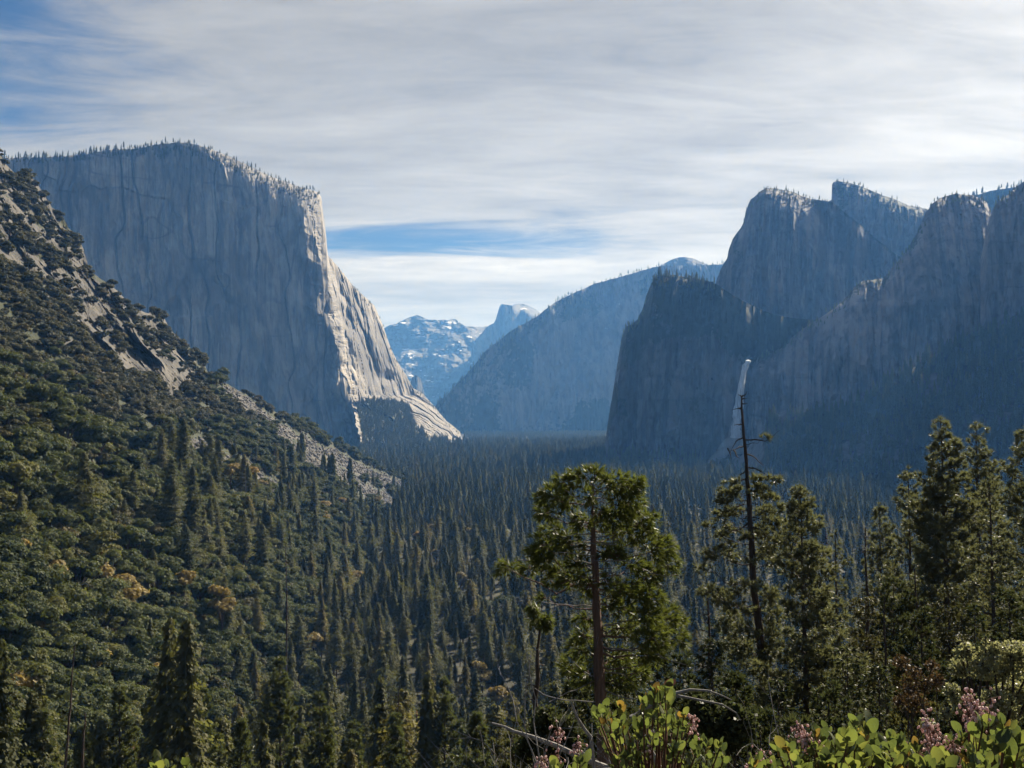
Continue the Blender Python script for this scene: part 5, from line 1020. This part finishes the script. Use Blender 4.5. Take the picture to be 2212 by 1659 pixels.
def manzanita(px_root, Y, whorls, flowers, leaf, label, seed, dry=()):
    rg = np.random.default_rng(seed); bx = at(px_root, 1640, Y)[0]; base = np.array([bx, Y, float(ground_z(bx, Y)) - .02]); e = empty("leafy_bush", base); st, lf, fl, dr = MB(), MB(), MB(), MB()
    def stem(C, r=.0035):
        f = np.linspace(0, 1, 7)[:, None]; p = C * np.concatenate([f ** 1.7, f ** 1.7, f ** .85], 1); p[1:-1] += rg.normal(0, .008, (5, 3)); st.tube(p, np.linspace(r * 2.2, r * .55, 7), 5); return unit(p[-1] - p[-2])
    whorls = list(whorls) + [(x + rg.normal(0, 9), y + abs(rg.normal(14, 10)), k, s * .95) for x, y, k, s in whorls if rg.random() < .8]
    for x, y, k, s in whorls:
        C = at(x, y + 8, Y + rg.normal(.02, .13)) - base; up = stem(C); n = k + 2; a = np.arange(n) * 2.4 + rg.uniform(0, 6); hgt = np.linspace(-.035, .005, n)
        D = unit(np.column_stack([np.cos(a) * .75, np.sin(a) * .75, rg.uniform(.25, 1.2, n)]) + up * .4); B = C + up * hgt[:, None] + D * .004
        N = unit(rand_dirs(rg, n) + .6 * np.cross(D, [0, 0, 1.])); L = leaf * s * rg.uniform(.6, 1.05, n); lf.add(*leaves(B, D, N, L, L * rg.uniform(.56, .72, n), rg))
        tl = unit(np.array([[.2, .1, 1.], [-.3, .2, 1.]]) + rg.normal(0, .3, (2, 3))); lf.add(*leaves(np.repeat(C[None], 2, 0), tl, rand_dirs(rg, 2), np.full(2, leaf * s * .6), np.full(2, leaf * s * .3), rg))
    for x, y, r in flowers:
        C = at(x, y, Y + rg.normal(0, .05)) - base; stem(C + [0, 0, .012], .0022)
        for _ in range(int(r * 1.7)):
            c = C + rg.normal(0, 1, 3) * np.array([.011, .011, .015]); h = rg.uniform(.0026, .0042); d = unit(np.array([rg.normal(0, .4), rg.normal(0, .4), -1])); s_ = unit(np.cross(d, [1, .3, 0])); t_ = np.cross(d, s_); a = np.arange(6) * 1.047
            ring = np.cos(a)[:, None] * s_ + np.sin(a)[:, None] * t_; V = np.concatenate([[c - d * h * 1.3], c + ring * h, c + d * h * .9 + ring * h * .75, c + d * h * 1.5 + ring * h * .3]); F = [(0, 1 + j, 1 + (j + 1) % 6) for j in range(6)]
            for o_ in (1, 7): F += [(o_ + j, o_ + 6 + j, o_ + 6 + (j + 1) % 6) for j in range(6)] + [(o_ + j, o_ + 6 + (j + 1) % 6, o_ + (j + 1) % 6) for j in range(6)]
            fl.add(V, F); st.tube([C + [0, 0, .014], c - d * h * 1.2], [.0008, .0006], 3)
    for x, y, s in dry:
        C = at(x, y, Y) - base; dr.add(*leaves(C[None], unit(np.array([[1, .1, .25]])), unit(np.array([[.2, -1, .3]])), np.array([leaf * s]), np.array([leaf * s * .6]), rg))
        st.tube([C, C + [-.02, .01, -.01], C * [1, 1, .9]], [.0012, .0012, .002], 4)
    st.build("stems", M_STEM, e, True); lo_ = lf.build("leaves", M_MANZ, e, True); nv = len(lo_.data.vertices); ta = lo_.data.attributes.new('tone', 'FLOAT', 'POINT'); ta.data.foreach_set('value', np.repeat(rg.random(nv // 21 + 1), 21)[:nv].astype(np.float32))
    if fl.V: fl.build("blossoms", M_FLOWER, e, True)
    if dr.V: dr.build("dry_leaf", M_DRY, e, True)
    tag(e, label, "bush"); return e
W1 = [(1160, 400, 5, 1.2), (1260, 360, 5, 1.1), (1290, 470, 5, 1.2), (690, 540, 6, 1), (640, 600, 4, 1.1), (850, 520, 5, 1), (760, 590, 4, 1), (1200, 560, 6, .9), (1090, 590, 6, 1), (1270, 600, 5, .9), (1350, 630, 5, .9), (1430, 610, 4, .9), (1240, 660, 5, 1), (860, 690, 5, 1.1), (1000, 680, 6, 1), (730, 810, 5, 1.1), (800, 770, 4, 1), (940, 870, 6, .9), (1000, 980, 6, 1), (880, 930, 5, 1), (1320, 910, 5, 1.2), (1420, 850, 5, 1), (1580, 850, 5, 1), (1650, 870, 5, 1), (1770, 880, 5, .9), (1800, 1000, 5, 1.15), (1550, 1010, 5, 1.1), (1450, 1040, 5, 1.1), (1300, 1060, 6, 1.2), (1110, 900, 5, 1), (1650, 1000, 5, 1), (1180, 780, 6, 1), (1400, 740, 5, 1), (930, 1040, 5, 1), (1120, 1060, 5, 1.2), (1700, 1080, 6, 1), (1050, 780, 5, 1), (820, 1000, 5, 1)]
manzanita(1410, 2.9, [(*z5(x, y), k, s) for x, y, k, s in W1], [(*z5(x, y), n) for x, y, n in [(1510, 680, 18), (1430, 750, 9), (1150, 850, 14)]], .033, "bright yellow-green round-leaved bush in the bottom middle, taller than its neighbours", 3, [(*z5(1250, 330), 1.1)])
W2 = [(930, 690, 6, .95), (1030, 740, 3, 1.45), (870, 800, 5, 1.3), (660, 800, 5, 1.1), (620, 750, 4, .9), (780, 880, 5, 1.2), (960, 900, 5, 1.3), (1000, 960, 5, 1.1), (180, 980, 5, 1.1), (340, 900, 5, .9), (410, 890, 4, .9), (480, 920, 5, .9), (550, 950, 5, 1), (380, 1000, 5, .9), (280, 1010, 5, 1), (700, 980, 6, 1.1), (830, 1000, 5, 1.1), (1080, 900, 4, .9), (620, 1020, 5, 1), (480, 1030, 5, 1), (720, 740, 3, .8), (900, 1030, 5, 1.1)]
manzanita(1790, 2.7, [(*z6(x, y), k, s) for x, y, k, s in W2], [(*z6(x, y), n) for x, y, n in [(500, 760, 20), (560, 840, 20), (620, 890, 12), (200, 950, 12), (150, 1030, 14)]], .038, "round-leaved bush with one tall leafy tip, between the bright bush and the right corner", 4)
W3 = [(1250, 830, 5, 1.1), (1310, 900, 5, 1.2), (1200, 920, 4, 1.1), (1140, 960, 5, 1.1), (1240, 980, 5, 1.1), (1700, 850, 5, 1.2), (1870, 860, 5, 1.2), (1900, 690, 5, 1.1), (1980, 850, 6, 1.2), (2080, 830, 4, 1.5), (2060, 710, 4, 1.1), (2140, 960, 5, 1.3), (1930, 980, 5, 1.2), (1800, 960, 5, 1.1), (1650, 960, 5, 1.1), (2000, 900, 5, 1.2), (1550, 920, 5, 1), (1470, 1000, 5, 1.1), (1180, 830, 4, .9), (1390, 880, 4, 1), (1740, 770, 4, .9), (2180, 830, 5, 1.2), (2230, 940, 5, 1.2), (1380, 1010, 5, 1), (1600, 1020, 5, 1.1), (1870, 1040, 5, 1.1), (2060, 1020, 6, 1.2), (1520, 1040, 5, 1)]
manzanita(2080, 2.45, [(*z6(x, y), k, s) for x, y, k, s in W3], [(*z6(x, y), n) for x, y, n in [(1480, 730, 22), (1520, 800, 22), (1500, 860, 14), (1800, 530, 20), (1820, 590, 20), (1790, 660, 16), (1850, 640, 12), (1960, 560, 8), (1660, 890, 22), (1690, 940, 14), (1500, 960, 24), (1350, 1010, 26), (1440, 990, 16), (1300, 1030, 16)]], .038, "large-leaved bush with many pink blossoms in the bottom right corner", 5)
manzanita(360, 2.6, [(346, 1640, 5, .9), (338, 1655, 4, 1), (402, 1655, 4, .9), (412, 1662, 3, .8)], [], .036, "small pale-leaved sprig poking up at the bottom edge on the left", 6)
manzanita(1235, 2.7, [(1253, 1645, 3, 1.2), (1205, 1655, 4, .9), (1190, 1668, 4, .9)], [(1204, 1585, 12), (1248, 1616, 14), (1200, 1640, 10), (1170, 1652, 14)], .040, "short sprig with faded pink blossoms at the bottom edge, left of the bright bush", 7)
